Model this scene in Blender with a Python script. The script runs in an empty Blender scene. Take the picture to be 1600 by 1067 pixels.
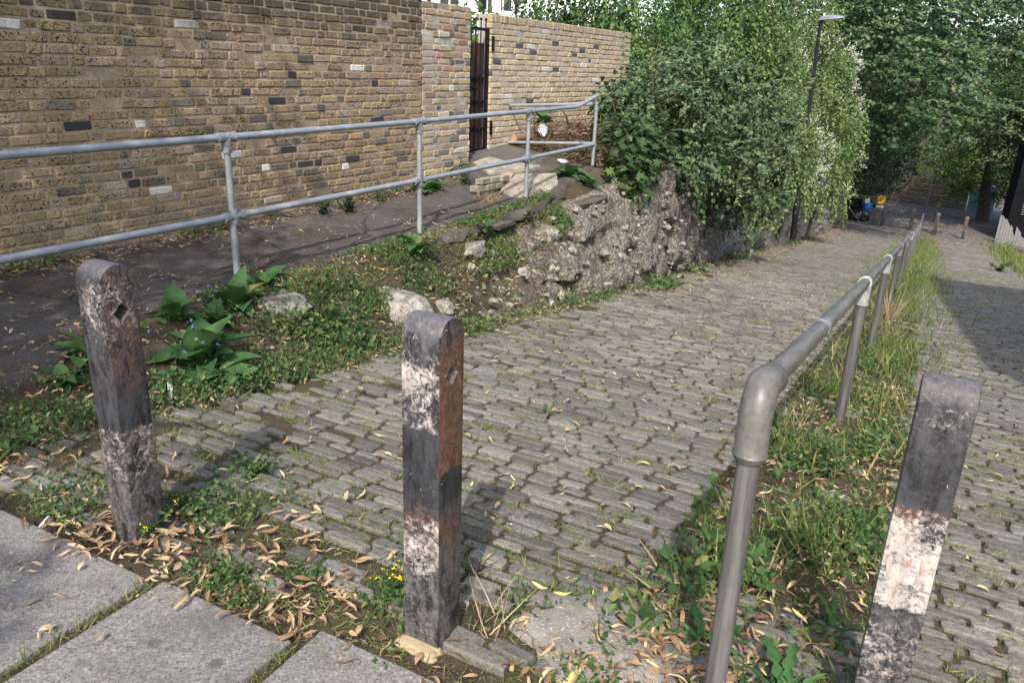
import bpy, bmesh, math, random
import numpy as np
from mathutils import Vector, Matrix, noise as mnoise

# ------------------------------------------------------------------ camera, sky, sun, exposure
SC = bpy.context.scene
COL = SC.collection
rng = np.random.default_rng(11)
random.seed(5)
F_, CX, CY, H_ = 1220.0, 800.0, 533.5, 1.6
TH, RO = math.radians(19.45), math.atan(.0375)
FW = np.array([0, math.cos(TH), -math.sin(TH)])
_up = np.array([0, math.sin(TH), math.cos(TH)]); _r = np.array([1., 0, 0])
RT = math.cos(RO)*_r + math.sin(RO)*_up
UP = -math.sin(RO)*_r + math.cos(RO)*_up
C0 = np.array([0, 0, H_])
cd = bpy.data.cameras.new('camera'); cam = bpy.data.objects.new('camera', cd); COL.objects.link(cam)
cam.matrix_world = Matrix(((RT[0], UP[0], -FW[0], 0), (RT[1], UP[1], -FW[1], 0), (RT[2], UP[2], -FW[2], H_), (0, 0, 0, 1)))
cd.sensor_width = 36; cd.lens = F_/1600*36; cd.clip_end = 1000; cd.clip_start = .05
SC.camera = cam
w = bpy.data.worlds.new('World'); SC.world = w; w.use_nodes = True
SUN = Vector((-.12, -.99, 1.03)).normalized()
nt = w.node_tree
sky = nt.nodes.new('ShaderNodeTexSky'); sky.sky_type = 'NISHITA'; sky.sun_disc = False
sky.sun_elevation = math.asin(SUN.z); sky.sun_rotation = math.atan2(SUN.x, SUN.y)
sky.air_density = 1.0; sky.dust_density = 3.0; sky.ozone_density = .6
bg = nt.nodes['Background']; bg.inputs[1].default_value = .15
nt.links.new(sky.outputs[0], bg.inputs[0])
sl = bpy.data.lights.new('sun', 'SUN'); sl.energy = 2.1; sl.angle = math.radians(.5); sl.color = (1, .95, .87)
so = bpy.data.objects.new('sun', sl); COL.objects.link(so); so.rotation_euler = (-SUN).to_track_quat('-Z', 'Y').to_euler()
so.location = (0, -20, 30)
SC.view_settings.view_transform = 'Standard'; SC.view_settings.look = 'None'
SC.view_settings.exposure = 1.32; SC.view_settings.gamma = 1
SC.cycles.max_bounces = 6; SC.cycles.use_denoising = True

# ------------------------------------------------------------------ places: s runs down the lane, t across it
U2 = np.array([.466, .885, 0]); U2 /= np.linalg.norm(U2); V2 = np.array([U2[1], -U2[0], 0])
LR = math.atan2(V2[1], V2[0])
KS = [-100, 1.65, 8, 20, 30, 36, 40, 44, 300]; KZ = [0, 0, -.895, -2.62, -4.02, -4.82, -5.17, -5.3, -5.3]
def lz(s): return np.interp(s, KS, KZ)
def W(s, t, z=0.): return U2*s + V2*t + np.array([0, 0, z])
def ST(p): return float(p[0]*U2[0]+p[1]*U2[1]), float(p[0]*V2[0]+p[1]*V2[1])
def ray(x, y): return RT*(x-CX)/F_ - UP*(y-CY)/F_ + FW
def dep(x, y, Z): return C0 + ray(x, y)*Z
def onz(x, y, z):
    d = ray(x, y); return C0 + d*(z-H_)/d[2]
def onplane(x, y, p, n):
    d = ray(x, y); return C0 + d*((p-C0)@n)/(d@n)
WA = np.array([-3.562, 5.21, 0]); WD = np.array([.496, .868, 0]); WD /= np.linalg.norm(WD); WN = np.array([WD[1], -WD[0], 0])
def sstep(x): x = np.clip(x, 0, 1); return x*x*(3-2*x)
def PZ(s, t):   # level of the upper path
    b = np.interp(s, [0, 2, 6, 8.2, 10, 11, 12, 16, 20, 26, 44, 60], [.0, .02, .01, .06, .3, .38, .4, -.1, -.8, -2, -4.2, -5.3])
    r = np.interp(s, [0, 2, 7, 8.5, 10, 13, 20], [.05, .09, .18, .26, .2, .1, 0])
    return b + r*np.clip((-4.25-t)/1.2, 0, 1.2)
def TL(s): return np.interp(s, [0, 2.3, 5, 10, 16, 30], [-3.35, -3.25, -3.2, -3.15, -3.6, -3.8])      # lane edge
def ZT(s): return np.interp(s, [0, 2, 4, 5.4, 7, 8.5, 10, 12, 14, 20, 26, 36, 46, 60], [-.01, -.01, -.16, -.34, -.27, -.08, .08, .1, .0, -.9, -2, -3.6, -4.3, -5.3])
def GZ(s, t):
    s = np.asarray(s, float); t = np.asarray(t, float)
    zl = lz(s); zp = PZ(s, t); zt = ZT(s); tl = TL(s)
    tt = tl-np.interp(s, [4.5, 5.5, 6.3, 7.3, 8.5, 10, 12], [.45, .55, .7, .8, .84, .7, .5]); te = np.minimum(-4.1, tt-.2)
    steep = sstep((s-4.2)/1.5)
    w1 = sstep((t-te)/(tt-te)); zb = zp*(1-w1)+zt*w1
    w2 = np.clip((t-tt)/(.5*(tl-tt)), 0, 1); zs = zb*(1-w2)+(zl-.02)*w2
    wl = sstep((t-te)/(tl+.1-te)); zg = zp*(1-wl)+(zl-.02)*wl
    z = zg*(1-steep)+zs*steep
    z = np.where(s < 1.34, -.016, z)
    z = np.where((s < 1.34) & (t < -4.0), .0, z)
    return z
def hn(x, y, sc=1., o=0.):
    return mnoise.noise(Vector((x*sc+o, y*sc-o, o*.37)))

# ------------------------------------------------------------------ mesh helpers
def tag(o, label=None, cat=None, group=None, kind=None):
    if label: o['label'] = label
    if cat: o['category'] = cat
    if group: o['group'] = group
    if kind: o['kind'] = kind
    return o
def empty(name, loc, rz=0., label=None, cat=None, group=None):
    o = bpy.data.objects.new(name, None); COL.objects.link(o); o.location = loc; o.rotation_euler = (0, 0, rz)
    return tag(o, label, cat, group)
def npmesh(name, V, faces, mats, parent=None, mi=None, smooth=False, attrs=None, loc=None, mat4=None):
    """V (n,3); faces: list of (m,k) int arrays"""
    me = bpy.data.meshes.new(name)
    V = np.asarray(V, np.float32)
    me.vertices.add(len(V)); me.vertices.foreach_set('co', V.ravel())
    loops = np.concatenate([f.ravel() for f in faces]).astype(np.int32)
    tot = np.concatenate([np.full(len(f), f.shape[1], np.int32) for f in faces])
    st = np.concatenate([[0], np.cumsum(tot)[:-1]]).astype(np.int32)
    me.loops.add(len(loops)); me.loops.foreach_set('vertex_index', loops)
    me.polygons.add(len(tot)); me.polygons.foreach_set('loop_start', st)
    if mi is not None: me.polygons.foreach_set('material_index', np.asarray(mi, np.int32))
    me.update(calc_edges=True); me.validate()
    me.polygons.foreach_set('use_smooth', np.full(len(me.polygons), bool(smooth)))
    for k, a in (attrs or {}).items():
        a = np.asarray(a, np.float32)
        if a.ndim == 1:
            at = me.attributes.new(k, 'FLOAT', 'POINT'); at.data.foreach_set('value', a)
        else:
            at = me.attributes.new(k, 'FLOAT_COLOR', 'POINT'); at.data.foreach_set('color', a.ravel())
    for m in (mats if isinstance(mats, (list, tuple)) else [mats]): me.materials.append(m)
    o = bpy.data.objects.new(name, me); COL.objects.link(o)
    if parent: o.parent = parent
    if loc is not None: o.location = loc
    if mat4 is not None: o.matrix_world = mat4
    return o
class MB:
    def __init__(s): s.V = []; s.F = []; s.M = []; s.n = 0
    def add(s, V, F, m=0):
        b = s.n; s.V += [tuple(map(float, p)) for p in V]; s.n = len(s.V)
        s.F += [tuple(i+b for i in f) for f in F]; s.M += [m]*len(F); return s
    def box(s, c, size, R=None, m=0, taper=1.):
        x, y, z = np.array(size)/2
        P = np.array([(-x, -y, -z), (x, -y, -z), (x, y, -z), (-x, y, -z), (-x*taper, -y*taper, z), (x*taper, -y*taper, z), (x*taper, y*taper, z), (-x*taper, y*taper, z)])
        if R is not None: P = P @ np.array(R).T
        return s.add(P+np.array(c), [(0, 3, 2, 1), (4, 5, 6, 7), (0, 1, 5, 4), (1, 2, 6, 5), (2, 3, 7, 6), (3, 0, 4, 7)], m)
    def tube(s, pts, r, n=12, m=0, cap=True):
        pts = [np.array(p, float) for p in pts]; k = len(pts)
        rr = [r]*k if np.isscalar(r) else list(r)
        V = []; prev = None
        for i, p in enumerate(pts):
            d = pts[min(i+1, k-1)]-pts[max(i-1, 0)]; d /= (np.linalg.norm(d)+1e-9)
            if prev is None:
                a = np.cross(d, [0, 0, 1.]) if abs(d[2]) < .9 else np.cross(d, [1., 0, 0])
            else: a = prev-d*(prev@d)
            a /= (np.linalg.norm(a)+1e-9); prev = a; b = np.cross(d, a)
            V += [p+rr[i]*(math.cos(q)*a+math.sin(q)*b) for q in np.arange(n)*2*math.pi/n]
        F = [(i*n+j, i*n+(j+1) % n, (i+1)*n+(j+1) % n, (i+1)*n+j) for i in range(k-1) for j in range(n)]
        if cap: F += [tuple(range(n))[::-1], tuple((k-1)*n+j for j in range(n))]
        return s.add(V, F, m)
    def sphere(s, c, r, n=10, m=0):
        r = np.array(r) if not np.isscalar(r) else np.array([r]*3)
        V = []; R_ = n//2
        for i in range(R_+1):
            a = math.pi*i/R_
            for j in range(n): V.append(np.array(c)+r*np.array([math.sin(a)*math.cos(2*math.pi*j/n), math.sin(a)*math.sin(2*math.pi*j/n), math.cos(a)]))
        F = [(i*n+j, (i+1)*n+j, (i+1)*n+(j+1) % n, i*n+(j+1) % n) for i in range(R_) for j in range(n)]
        return s.add(V, F, m)
    def build(s, name, mats, parent=None, smooth=False, bevel=0, loc=None, rz=None):
        me = bpy.data.meshes.new(name); me.from_pydata(s.V, [], s.F); me.update()
        for m in (mats if isinstance(mats, (list, tuple)) else [mats]): me.materials.append(m)
        me.polygons.foreach_set('material_index', np.array(s.M, np.int32))
        me.polygons.foreach_set('use_smooth', np.full(len(s.F), bool(smooth)))
        if smooth:
            try: me.set_sharp_from_angle(angle=math.radians(40))
            except Exception: pass
        o = bpy.data.objects.new(name, me); COL.objects.link(o)
        if parent: o.parent = parent
        if loc is not None: o.location = loc
        if rz is not None: o.rotation_euler = (0, 0, rz)
        if bevel:
            b = o.modifiers.new('bevel', 'BEVEL'); b.width = bevel; b.segments = 2; b.limit_method = 'ANGLE'
        return o
def rotz(a): return np.array([[math.cos(a), -math.sin(a), 0], [math.sin(a), math.cos(a), 0], [0, 0, 1]])
def copy_tree(o, parent=None):
    c = o.copy(); COL.objects.link(c)
    if parent: c.parent = parent
    for ch in list(o.children): copy_tree(ch, c)
    return c

# ------------------------------------------------------------------ material helpers
class NT:
    def __init__(s, name):
        s.m = bpy.data.materials.new(name); s.m.use_nodes = True; s.t = s.m.node_tree
        s.b = s.t.nodes['Principled BSDF']; s.out = s.t.nodes['Material Output']
        s.tc = s.t.nodes.new('ShaderNodeTexCoord')
    def l(s, a, b): s.t.links.new(a, b)
    def n(s, ty, **kw):
        n = s.t.nodes.new(ty)
        for k, v in kw.items():
            if k.startswith('i_'):
                key = k[2:]; n.inputs[int(key) if key.isdigit() else key.replace('_', ' ')].default_value = v
            else: setattr(n, k, v)
        return n
    def noise(s, scale, detail=4, rough=.6, dist=0., vec=None):
        n = s.n('ShaderNodeTexNoise'); n.inputs['Scale'].default_value = scale; n.inputs['Detail'].default_value = detail
        n.inputs['Roughness'].default_value = rough; n.inputs['Distortion'].default_value = dist
        s.l(vec if vec is not None else s.tc.outputs['Object'], n.inputs['Vector']); return n.outputs[0]
    def vor(s, scale, feature='F1', vec=None):
        n = s.n('ShaderNodeTexVoronoi'); n.feature = feature; n.inputs['Scale'].default_value = scale
        s.l(vec if vec is not None else s.tc.outputs['Object'], n.inputs['Vector']); return n.outputs[0]
    def scaled(s, v3):
        n = s.n('ShaderNodeMapping'); n.inputs['Scale'].default_value = v3; s.l(s.tc.outputs['Object'], n.inputs['Vector']); return n.outputs[0]
    def ramp(s, f, stops, interp='LINEAR'):
        n = s.n('ShaderNodeValToRGB'); n.color_ramp.interpolation = interp; e = n.color_ramp.elements
        for i, (p, c) in enumerate(stops):
            if i >= 2: e.new(p)
            el = e[i] if i < 2 else e[-1]
            el.position = p; el.color = (*c, 1) if not np.isscalar(c) else (c, c, c, 1)
        s.l(f, n.inputs[0]); return n.outputs[0]
    def thr(s, f, a, b): # smooth threshold
        n = s.n('ShaderNodeMapRange', interpolation_type='SMOOTHSTEP'); n.inputs[1].default_value = a; n.inputs[2].default_value = b
        s.l(f, n.inputs[0]); return n.outputs[0]
    def math(s, op, a, b=None):
        n = s.n('ShaderNodeMath', operation=op)
        for i, x in enumerate((a, b)):
            if x is None: continue
            if isinstance(x, (int, float)): n.inputs[i].default_value = x
            else: s.l(x, n.inputs[i])
        return n.outputs[0]
    def mix(s, f, a, b, mode='MIX'):
        n = s.n('ShaderNodeMix', data_type='RGBA', blend_type=mode)
        for i, x in ((0, f), (6, a), (7, b)):
            if isinstance(x, (int, float)): n.inputs[i].default_value = x
            elif isinstance(x, (tuple, list)): n.inputs[i].default_value = (*x, 1)
            else: s.l(x, n.inputs[i])
        return n.outputs[2]
    def attr(s, name, out='Fac'):
        n = s.n('ShaderNodeAttribute'); n.attribute_name = name; return n.outputs[out]
    def xyz(s, src='Object'):
        n = s.n('ShaderNodeSeparateXYZ'); s.l(s.tc.outputs[src], n.inputs[0]); return n.outputs
    def bump(s, h, strength=.5, dist=.01):
        n = s.n('ShaderNodeBump'); n.inputs['Strength'].default_value = strength; n.inputs['Distance'].default_value = dist
        s.l(h, n.inputs['Height']); s.l(n.outputs[0], s.b.inputs['Normal']); return n.outputs[0]
    def fin(s, col, rough=.8, spec=.3, metal=0.):
        if isinstance(col, (tuple, list)): s.b.inputs['Base Color'].default_value = (*col, 1)
        else: s.l(col, s.b.inputs['Base Color'])
        if isinstance(rough, (int, float)): s.b.inputs['Roughness'].default_value = rough
        else: s.l(rough, s.b.inputs['Roughness'])
        s.b.inputs['Specular IOR Level'].default_value = spec
        if isinstance(metal, (int, float)): s.b.inputs['Metallic'].default_value = metal
        else: s.l(metal, s.b.inputs['Metallic'])
        return s.m
def noisy(name, c1, c2, scale=8, rough=.85, bump=.4, bd=.01, spec=.3, metal=0., c3=None, fine=60):
    q = NT(name); a = q.noise(scale, 6, .65); col = q.mix(q.thr(a, .35, .65), c1, c2)
    f = q.noise(fine, 3, .6)
    if c3: col = q.mix(q.thr(f, .55, .72), col, c3)
    else: col = q.mix(.35, col, q.ramp(f, [(.3, .25), (.7, .9)]), 'OVERLAY')
    q.bump(q.math('ADD', a, q.math('MULTIPLY', f, .5)), bump, bd)
    return q.fin(col, rough, spec, metal)
def leafmat(name, stops, trans=.3, rough=.45, spec=.4):
    spec *= .55; rough += .06; q = NT(name); r = q.attr('rnd'); col = q.ramp(r, stops)
    f = q.noise(30, 2); col = q.mix(.35, col, q.ramp(f, [(.3, .3), (.7, .75)]), 'OVERLAY')
    q.fin(col, rough, spec)
    tr = q.n('ShaderNodeBsdfTranslucent'); q.l(col, tr.inputs[0])
    mx = q.n('ShaderNodeMixShader'); mx.inputs[0].default_value = trans
    q.l(q.b.outputs[0], mx.inputs[1]); q.l(tr.outputs[0], mx.inputs[2]); q.l(mx.outputs[0], q.out.inputs[0])
    return q.m

# ------------------------------------------------------------------ leaves
P3_ = lambda *a: np.array(a, float)
T_OVAL = (np.array([(0, 0, 0), (.34, .42, .09), (0, 1, -.08), (-.34, .42, .09), (0, .45, 0)]), [np.array([(0, 1, 2, 4), (0, 4, 2, 3)])])
T_IVY = (np.array([(0, 0, 0), (.42, .12, .05), (.3, .5, .06), (0, 1, -.1), (-.3, .5, .06), (-.42, .12, .05)]), [np.array([(0, 1, 2, 3), (0, 3, 4, 5)])])
T_LONG = (np.array([(0, 0, 0), (.13, .3, .04), (.12, .7, .0), (0, 1, -.1), (-.12, .7, 0), (-.13, .3, .04)]), [np.array([(0, 1, 2, 5), (5, 2, 3, 4)])])
def _maple():
    v = [(0, .1, 0)]
    for a, r in [(-90, .12), (-55, .45), (-30, .3), (0, .62), (28, .36), (62, .75), (76, .42), (90, 1.0), (104, .42), (118, .75), (152, .36), (180, .62), (210, .3), (235, .45)]:
        v.append((math.cos(math.radians(a))*r*.8, .15+math.sin(math.radians(a))*r*.85, .1*abs(math.cos(math.radians(a)))*r))
    n = len(v)-1
    return np.array(v), [np.array([(0, 1+i, 1+(i+1) % n) for i in range(n)])]
T_MAPLE = _maple()
def _jag():
    y = np.linspace(0, 1, 9); wd = [.02, .085, .03, .11, .035, .125, .05, .09, .0]
    v = [(0, q, .05*math.sin(q*3)-.35*q*q) for q in y]+[(wd[i], y[i]-.03*(i % 2), .03+.05*math.sin(y[i]*3)-.35*y[i]**2) for i in range(9)]+[(-wd[i], y[i]-.03*(i % 2), .03+.05*math.sin(y[i]*3)-.35*y[i]**2) for i in range(9)]
    f = []
    for i in range(8): f += [(i, 9+i, 10+i, i+1), (i+1, 19+i, 18+i, i)]
    return np.array(v), [np.array(f)]
T_JAG = _jag()
def _broad():
    y = np.linspace(0, 1, 8); wd = [.04, .2, .31, .34, .31, .24, .13, 0]
    z = [.0, .06, .1, .12, .11, .07, .0, -.1]
    v = [(0, y[i], z[i]-.05) for i in range(8)]+[(wd[i], y[i], z[i]+wd[i]*.25) for i in range(8)]+[(-wd[i], y[i], z[i]+wd[i]*.25) for i in range(8)]
    f = []
    for i in range(7): f += [(i, 8+i, 9+i, i+1), (i+1, 17+i, 16+i, i)]
    return np.array(v), [np.array(f)]
T_BROAD = _broad(); T_BROAD2 = (T_BROAD[0]*P3_(.8, 1, 1)+np.stack([.05*np.sin(T_BROAD[0][:, 1]*5), 0*T_BROAD[0][:, 0], -.45*T_BROAD[0][:, 1]**2+.03*np.sin(T_BROAD[0][:, 1]*14)], 1), T_BROAD[1])
def _blade():
    y = [0, .35, .7, 1]; v = []
    for q in y:
        wd = .022*(1-q**2)+.003; v += [(-wd, q, -.25*q*q), (wd, q, -.25*q*q)]
    return np.array(v), [np.array([(0, 1, 3, 2), (2, 3, 5, 4), (4, 5, 7, 6)])]
T_BLADE = _blade(); T_TUFT = (T_BLADE[0]*P3_(1.9, 1, 1), T_BLADE[1])
def _bract(k):
    y = np.linspace(0, 1, 6); v = []
    for i, q in enumerate(y):
        wd = .015+.095*math.sin(math.pi*min(1, q*.9+.08))
        zz = [.17*math.sin(math.pi*q), .16*q*q+.04*math.sin(7*q), -.02+.09*math.sin(2*math.pi*q)][k]
        tw = [.3, .9, -.5][k]*(q-.5)
        xo = [.0, .1*math.sin(3*q), .16*q*q][k]
        v += [(xo-wd*math.cos(tw), q-.5, zz-wd*math.sin(tw)+.02), (xo, q-.5, zz-.03), (xo+wd*math.cos(tw), q-.5, zz+wd*math.sin(tw)+.02)]
    f = []
    for i in range(5): f += [(3*i, 3*i+1, 3*i+4, 3*i+3), (3*i+1, 3*i+2, 3*i+5, 3*i+4)]
    return np.array(v), [np.array(f)]
T_BR = [_bract(k) for k in range(3)]
def unit(a): return a/(np.linalg.norm(a, axis=-1, keepdims=True)+1e-9)
def leaves(T, P, D, N, S, R):
    """returns V, faces, rnd: leaves at P, tip direction D, face normal N, size S, random value R"""
    tv, tf = T; n = len(P); k = len(tv)
    D = unit(D); X = unit(np.cross(D, N)); Nn = np.cross(X, D)
    S = np.asarray(S)[:, None, None]
    V = P[:, None, :]+S*(tv[None, :, 0:1]*X[:, None]+tv[None, :, 1:2]*D[:, None]+tv[None, :, 2:3]*Nn[:, None])
    off = (np.arange(n)*k)[:, None, None]
    return V.reshape(-1, 3), [(f[None]+off).reshape(-1, f.shape[1]) for f in tf], np.repeat(R, k)
def joinL(parts):
    Vs, Fs, Rs = [], {}, []; b = 0
    for V, F, R in parts:
        for f in F: Fs.setdefault(f.shape[1], []).append(f+b)
        Vs.append(V); Rs.append(R); b += len(V)
    return np.concatenate(Vs), [np.concatenate(x) for x in Fs.values()], np.concatenate(Rs)
def leafobj(name, parts, mat, parent=None):
    V, F, R = joinL(parts); return npmesh(name, V, F, mat, parent, attrs={'rnd': R})
def snoise(P, sc, ph=0.):
    q = P*sc+ph
    return (np.sin(q[:, 0]*1.7+1.3*np.sin(q[:, 1]*1.1+ph))+np.sin(q[:, 1]*1.9+1.1*np.sin(q[:, 2]*1.3))+np.sin(q[:, 2]*1.5+1.2*np.sin(q[:, 0]*1.6-ph)))/3
def crown_pts(blobs, n, depth=.13, gap=0., gsc=2., reject=.72, hemi=None, cl=0, per=38):
    c = np.array([b[0] for b in blobs]); r = np.array([b[1] if not np.isscalar(b[1]) else [b[1]]*3 for b in blobs], float)
    a = (r.prod(1))**(2/3); i = rng.choice(len(c), n*2, p=a/a.sum())
    d = unit(rng.normal(size=(n*2, 3))); rad = np.clip(1-rng.exponential(depth, n*2), .2, 1)
    rad *= 1+.2*snoise(d, 3.1, 7.)+.17*snoise(c[i]+d*r[i], 2.3, 3.)
    P = c[i]+r[i]*d*rad[:, None]; N = unit(d/r[i])
    ok = np.ones(len(P), bool)
    for k in range(len(c)):
        q = np.linalg.norm((P-c[k])/r[k], axis=1); ok &= ~((q < reject) & (i != k))
    if gap: ok &= snoise(P, gsc, 1.7)+.35*snoise(P, gsc*2.7, 4.) > gap-rng.random(len(P))*.25
    if hemi is not None: ok &= (N @ hemi) > -.35
    P, N = P[ok][:n], N[ok][:n]
    if cl:   # leaves gather in puffs, with gaps between
        m = len(P); k = max(8, int(m/per)); ci = rng.integers(0, m, k); idx = rng.integers(0, k, m); mv = rng.random(m) < .8
        off = unit(rng.normal(size=(m, 3)))*np.abs(rng.normal(size=(m, 1))*.45+.62)*cl*(.55+.9*rng.random(k))[idx][:, None]*np.array([1, 1, .8])
        P2 = P[ci][idx]+off; N2 = unit(N[ci][idx]*.6+unit(off)); keep = (unit(off)*N[ci][idx]).sum(1) > -.35
        mv &= keep; P = np.where(mv[:, None], P2, P-N*cl*1.1); N = np.where(mv[:, None], N2, N)
    return P, N
def foliage(T, P, N, size, up=.5, jit=.7, droop=.4, rlo=0., rhi=1., sj=.35):
    n = len(P); N2 = unit(N*.6+np.array([0, 0, up])+rng.normal(size=(n, 3))*jit)
    D = unit(rng.normal(size=(n, 3))+N*.5+np.array([0, 0, -droop*2])); D = unit(D-N2*(D*N2).sum(1, keepdims=True)*.8)
    tone = np.clip(.55*rng.random(n)+.45*(snoise(P, 1.9, 2.)*.75+.5), 0, .999)
    return leaves(T, P, D, N2, size*(1+sj*(rng.random(n)*2-1)), rlo+(rhi-rlo)*tone)
# ------------------------------------------------------------------ materials
def m_setts():
    q = NT('weathered_sett_stone'); c = q.attr('col', 'Color')
    a = q.noise(9, 6, .7); b = q.noise(55, 5, .7); g = q.noise(1.1, 3, .6)
    col = q.mix(.75, c, q.ramp(b, [(.28, .2), (.72, .82)]), 'OVERLAY')
    col = q.mix(q.math('MULTIPLY', q.thr(a, .5, .75), .5), col, (.21, .2, .17))
    col = q.mix(q.math('MULTIPLY', q.thr(g, .5, .7), .35), col, (.17, .155, .125))
    pit = q.thr(q.noise(130, 2, .5), .62, .72); col = q.mix(pit, col, (.05, .045, .04))
    q.bump(q.math('ADD', q.math('MULTIPLY', a, 1.2), q.math('MULTIPLY', b, .6)), .9, .012)
    return q.fin(col, .82, .3)
def m_earth():
    q = NT('dry_earth'); a = q.noise(2.5, 6, .7); b = q.noise(38, 6, .75); c = q.noise(140, 2, .6); g = q.noise(4.5, 5, .7)
    col = q.ramp(a, [(.3, (.035, .026, .018)), (.55, (.075, .056, .04)), (.75, (.12, .1, .075))])
    col = q.mix(q.thr(b, .55, .7), col, (.15, .125, .09)); col = q.mix(q.thr(c, .62, .7), col, (.3, .26, .2))
    col = q.mix(q.math('MULTIPLY', q.thr(g, .45, .62), .6), col, q.mix(b, (.045, .055, .018), (.13, .125, .06))); q.bump(q.math('ADD', b, c), .9, .015); return q.fin(col, .95, .15)
def m_tarmac(name, c1, c2, stain=(.05, .036, .026)):
    q = NT(name); a = q.noise(1.9, 7, .75); b = q.noise(120, 4, .75); c = q.noise(16, 6, .75)
    col = q.mix(q.thr(a, .4, .65), c1, stain); col = q.mix(q.thr(c, .55, .8), col, c2)
    col = q.mix(.6, col, q.ramp(b, [(.3, .15), (.72, .95)]), 'OVERLAY'); col = q.mix(q.thr(q.vor(70), .18, .05), col, (.2, .18, .16))
    if name.startswith('old'):
        wv = q.n('ShaderNodeMix', data_type='VECTOR'); nz = q.n('ShaderNodeTexNoise'); nz.inputs['Scale'].default_value = 3.; q.l(q.tc.outputs['Object'], nz.inputs[0]); wv.inputs[0].default_value = .22; q.l(q.tc.outputs['Object'], wv.inputs[4]); q.l(nz.outputs['Color'], wv.inputs[5])
        vc = q.vor(.9, 'DISTANCE_TO_EDGE', wv.outputs[1]); cr = q.math('SUBTRACT', 1., q.thr(vc, .003, .012)); col = q.mix(q.math('MULTIPLY', cr, .5), col, (.02, .02, .012))
        col = q.mix(q.math('MULTIPLY', q.thr(q.noise(.9, 3, .5), .55, .6), .4), col, (.15, .14, .13)); g = q.vor(55); col = q.mix(q.thr(g, .3, .12), col, (.17, .16, .145)); b = q.math('SUBTRACT', b, q.math('MULTIPLY', cr, .8))
    q.bump(q.math('ADD', b, c), .9, .012); return q.fin(col, .92, .15)
def m_slab():
    q = NT('paving_concrete'); a = q.noise(3, 5, .6); b = q.noise(120, 4, .75); c = q.vor(110)
    col = q.mix(a, (.125, .12, .113), (.205, .195, .185)); col = q.mix(.85, col, q.ramp(b, [(.32, .12), (.68, .9)]), 'OVERLAY'); b2 = q.noise(45, 5, .7); col = q.mix(.5, col, q.ramp(b2, [(.35, .25), (.65, .75)]), 'OVERLAY')
    gm = q.vor(4.3); col = q.mix(q.math('MULTIPLY', q.thr(gm, .1, .07), .7), col, (.07, .065, .06)); gm2 = q.vor(2.9); col = q.mix(q.math('MULTIPLY', q.thr(gm2, .065, .045), .6), col, (.34, .33, .31)); col = q.mix(q.thr(c, .2, .08), col, (.4, .39, .38)); col = q.mix(q.math('MULTIPLY', q.thr(q.noise(1.9, 6, .7), .48, .66), .6), col, (.085, .08, .075))
    q.bump(b, .5, .006); return q.fin(col, .85, .3)
def m_brick(name, soot=1.):
    q = NT(name); c = q.attr('col', 'Color'); sp = q.attr('spk')
    b = q.noise(40, 6, .75); f = q.noise(110, 3, .6)
    col = q.mix(.55, c, q.ramp(b, [(.3, .25), (.7, .8)]), 'OVERLAY')
    pn = q.noise(62, 2, .45, 1.2); pit = q.thr(q.math('ADD', pn, q.math('MULTIPLY', sp, .12)), .66, .70)
    col = q.mix(pit, col, (.045, .038, .034))
    z = q.xyz()[2]; zz = q.math('ADD', z, q.math('MULTIPLY', q.noise(2.2, 5, .7, 0, q.scaled((1.6, 1, .25))), .75))
    st = q.math('MULTIPLY', q.thr(zz, 2.02, 2.42), .8*soot); col = q.mix(st, col, (.055, .046, .036))
    lo = q.math('MULTIPLY', q.math('SUBTRACT', 1., q.thr(zz, .45, .85)), .5*soot); col = q.mix(lo, col, (.15, .14, .125))
    q.bump(q.math('SUBTRACT', q.math('ADD', b, f), q.math('MULTIPLY', pit, .8)), .7, .006); return q.fin(col, .88, .25)
def m_mortar(name, c1, c2):
    return noisy(name, c1, c2, 5, .95, .6, .006, .15)
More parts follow.
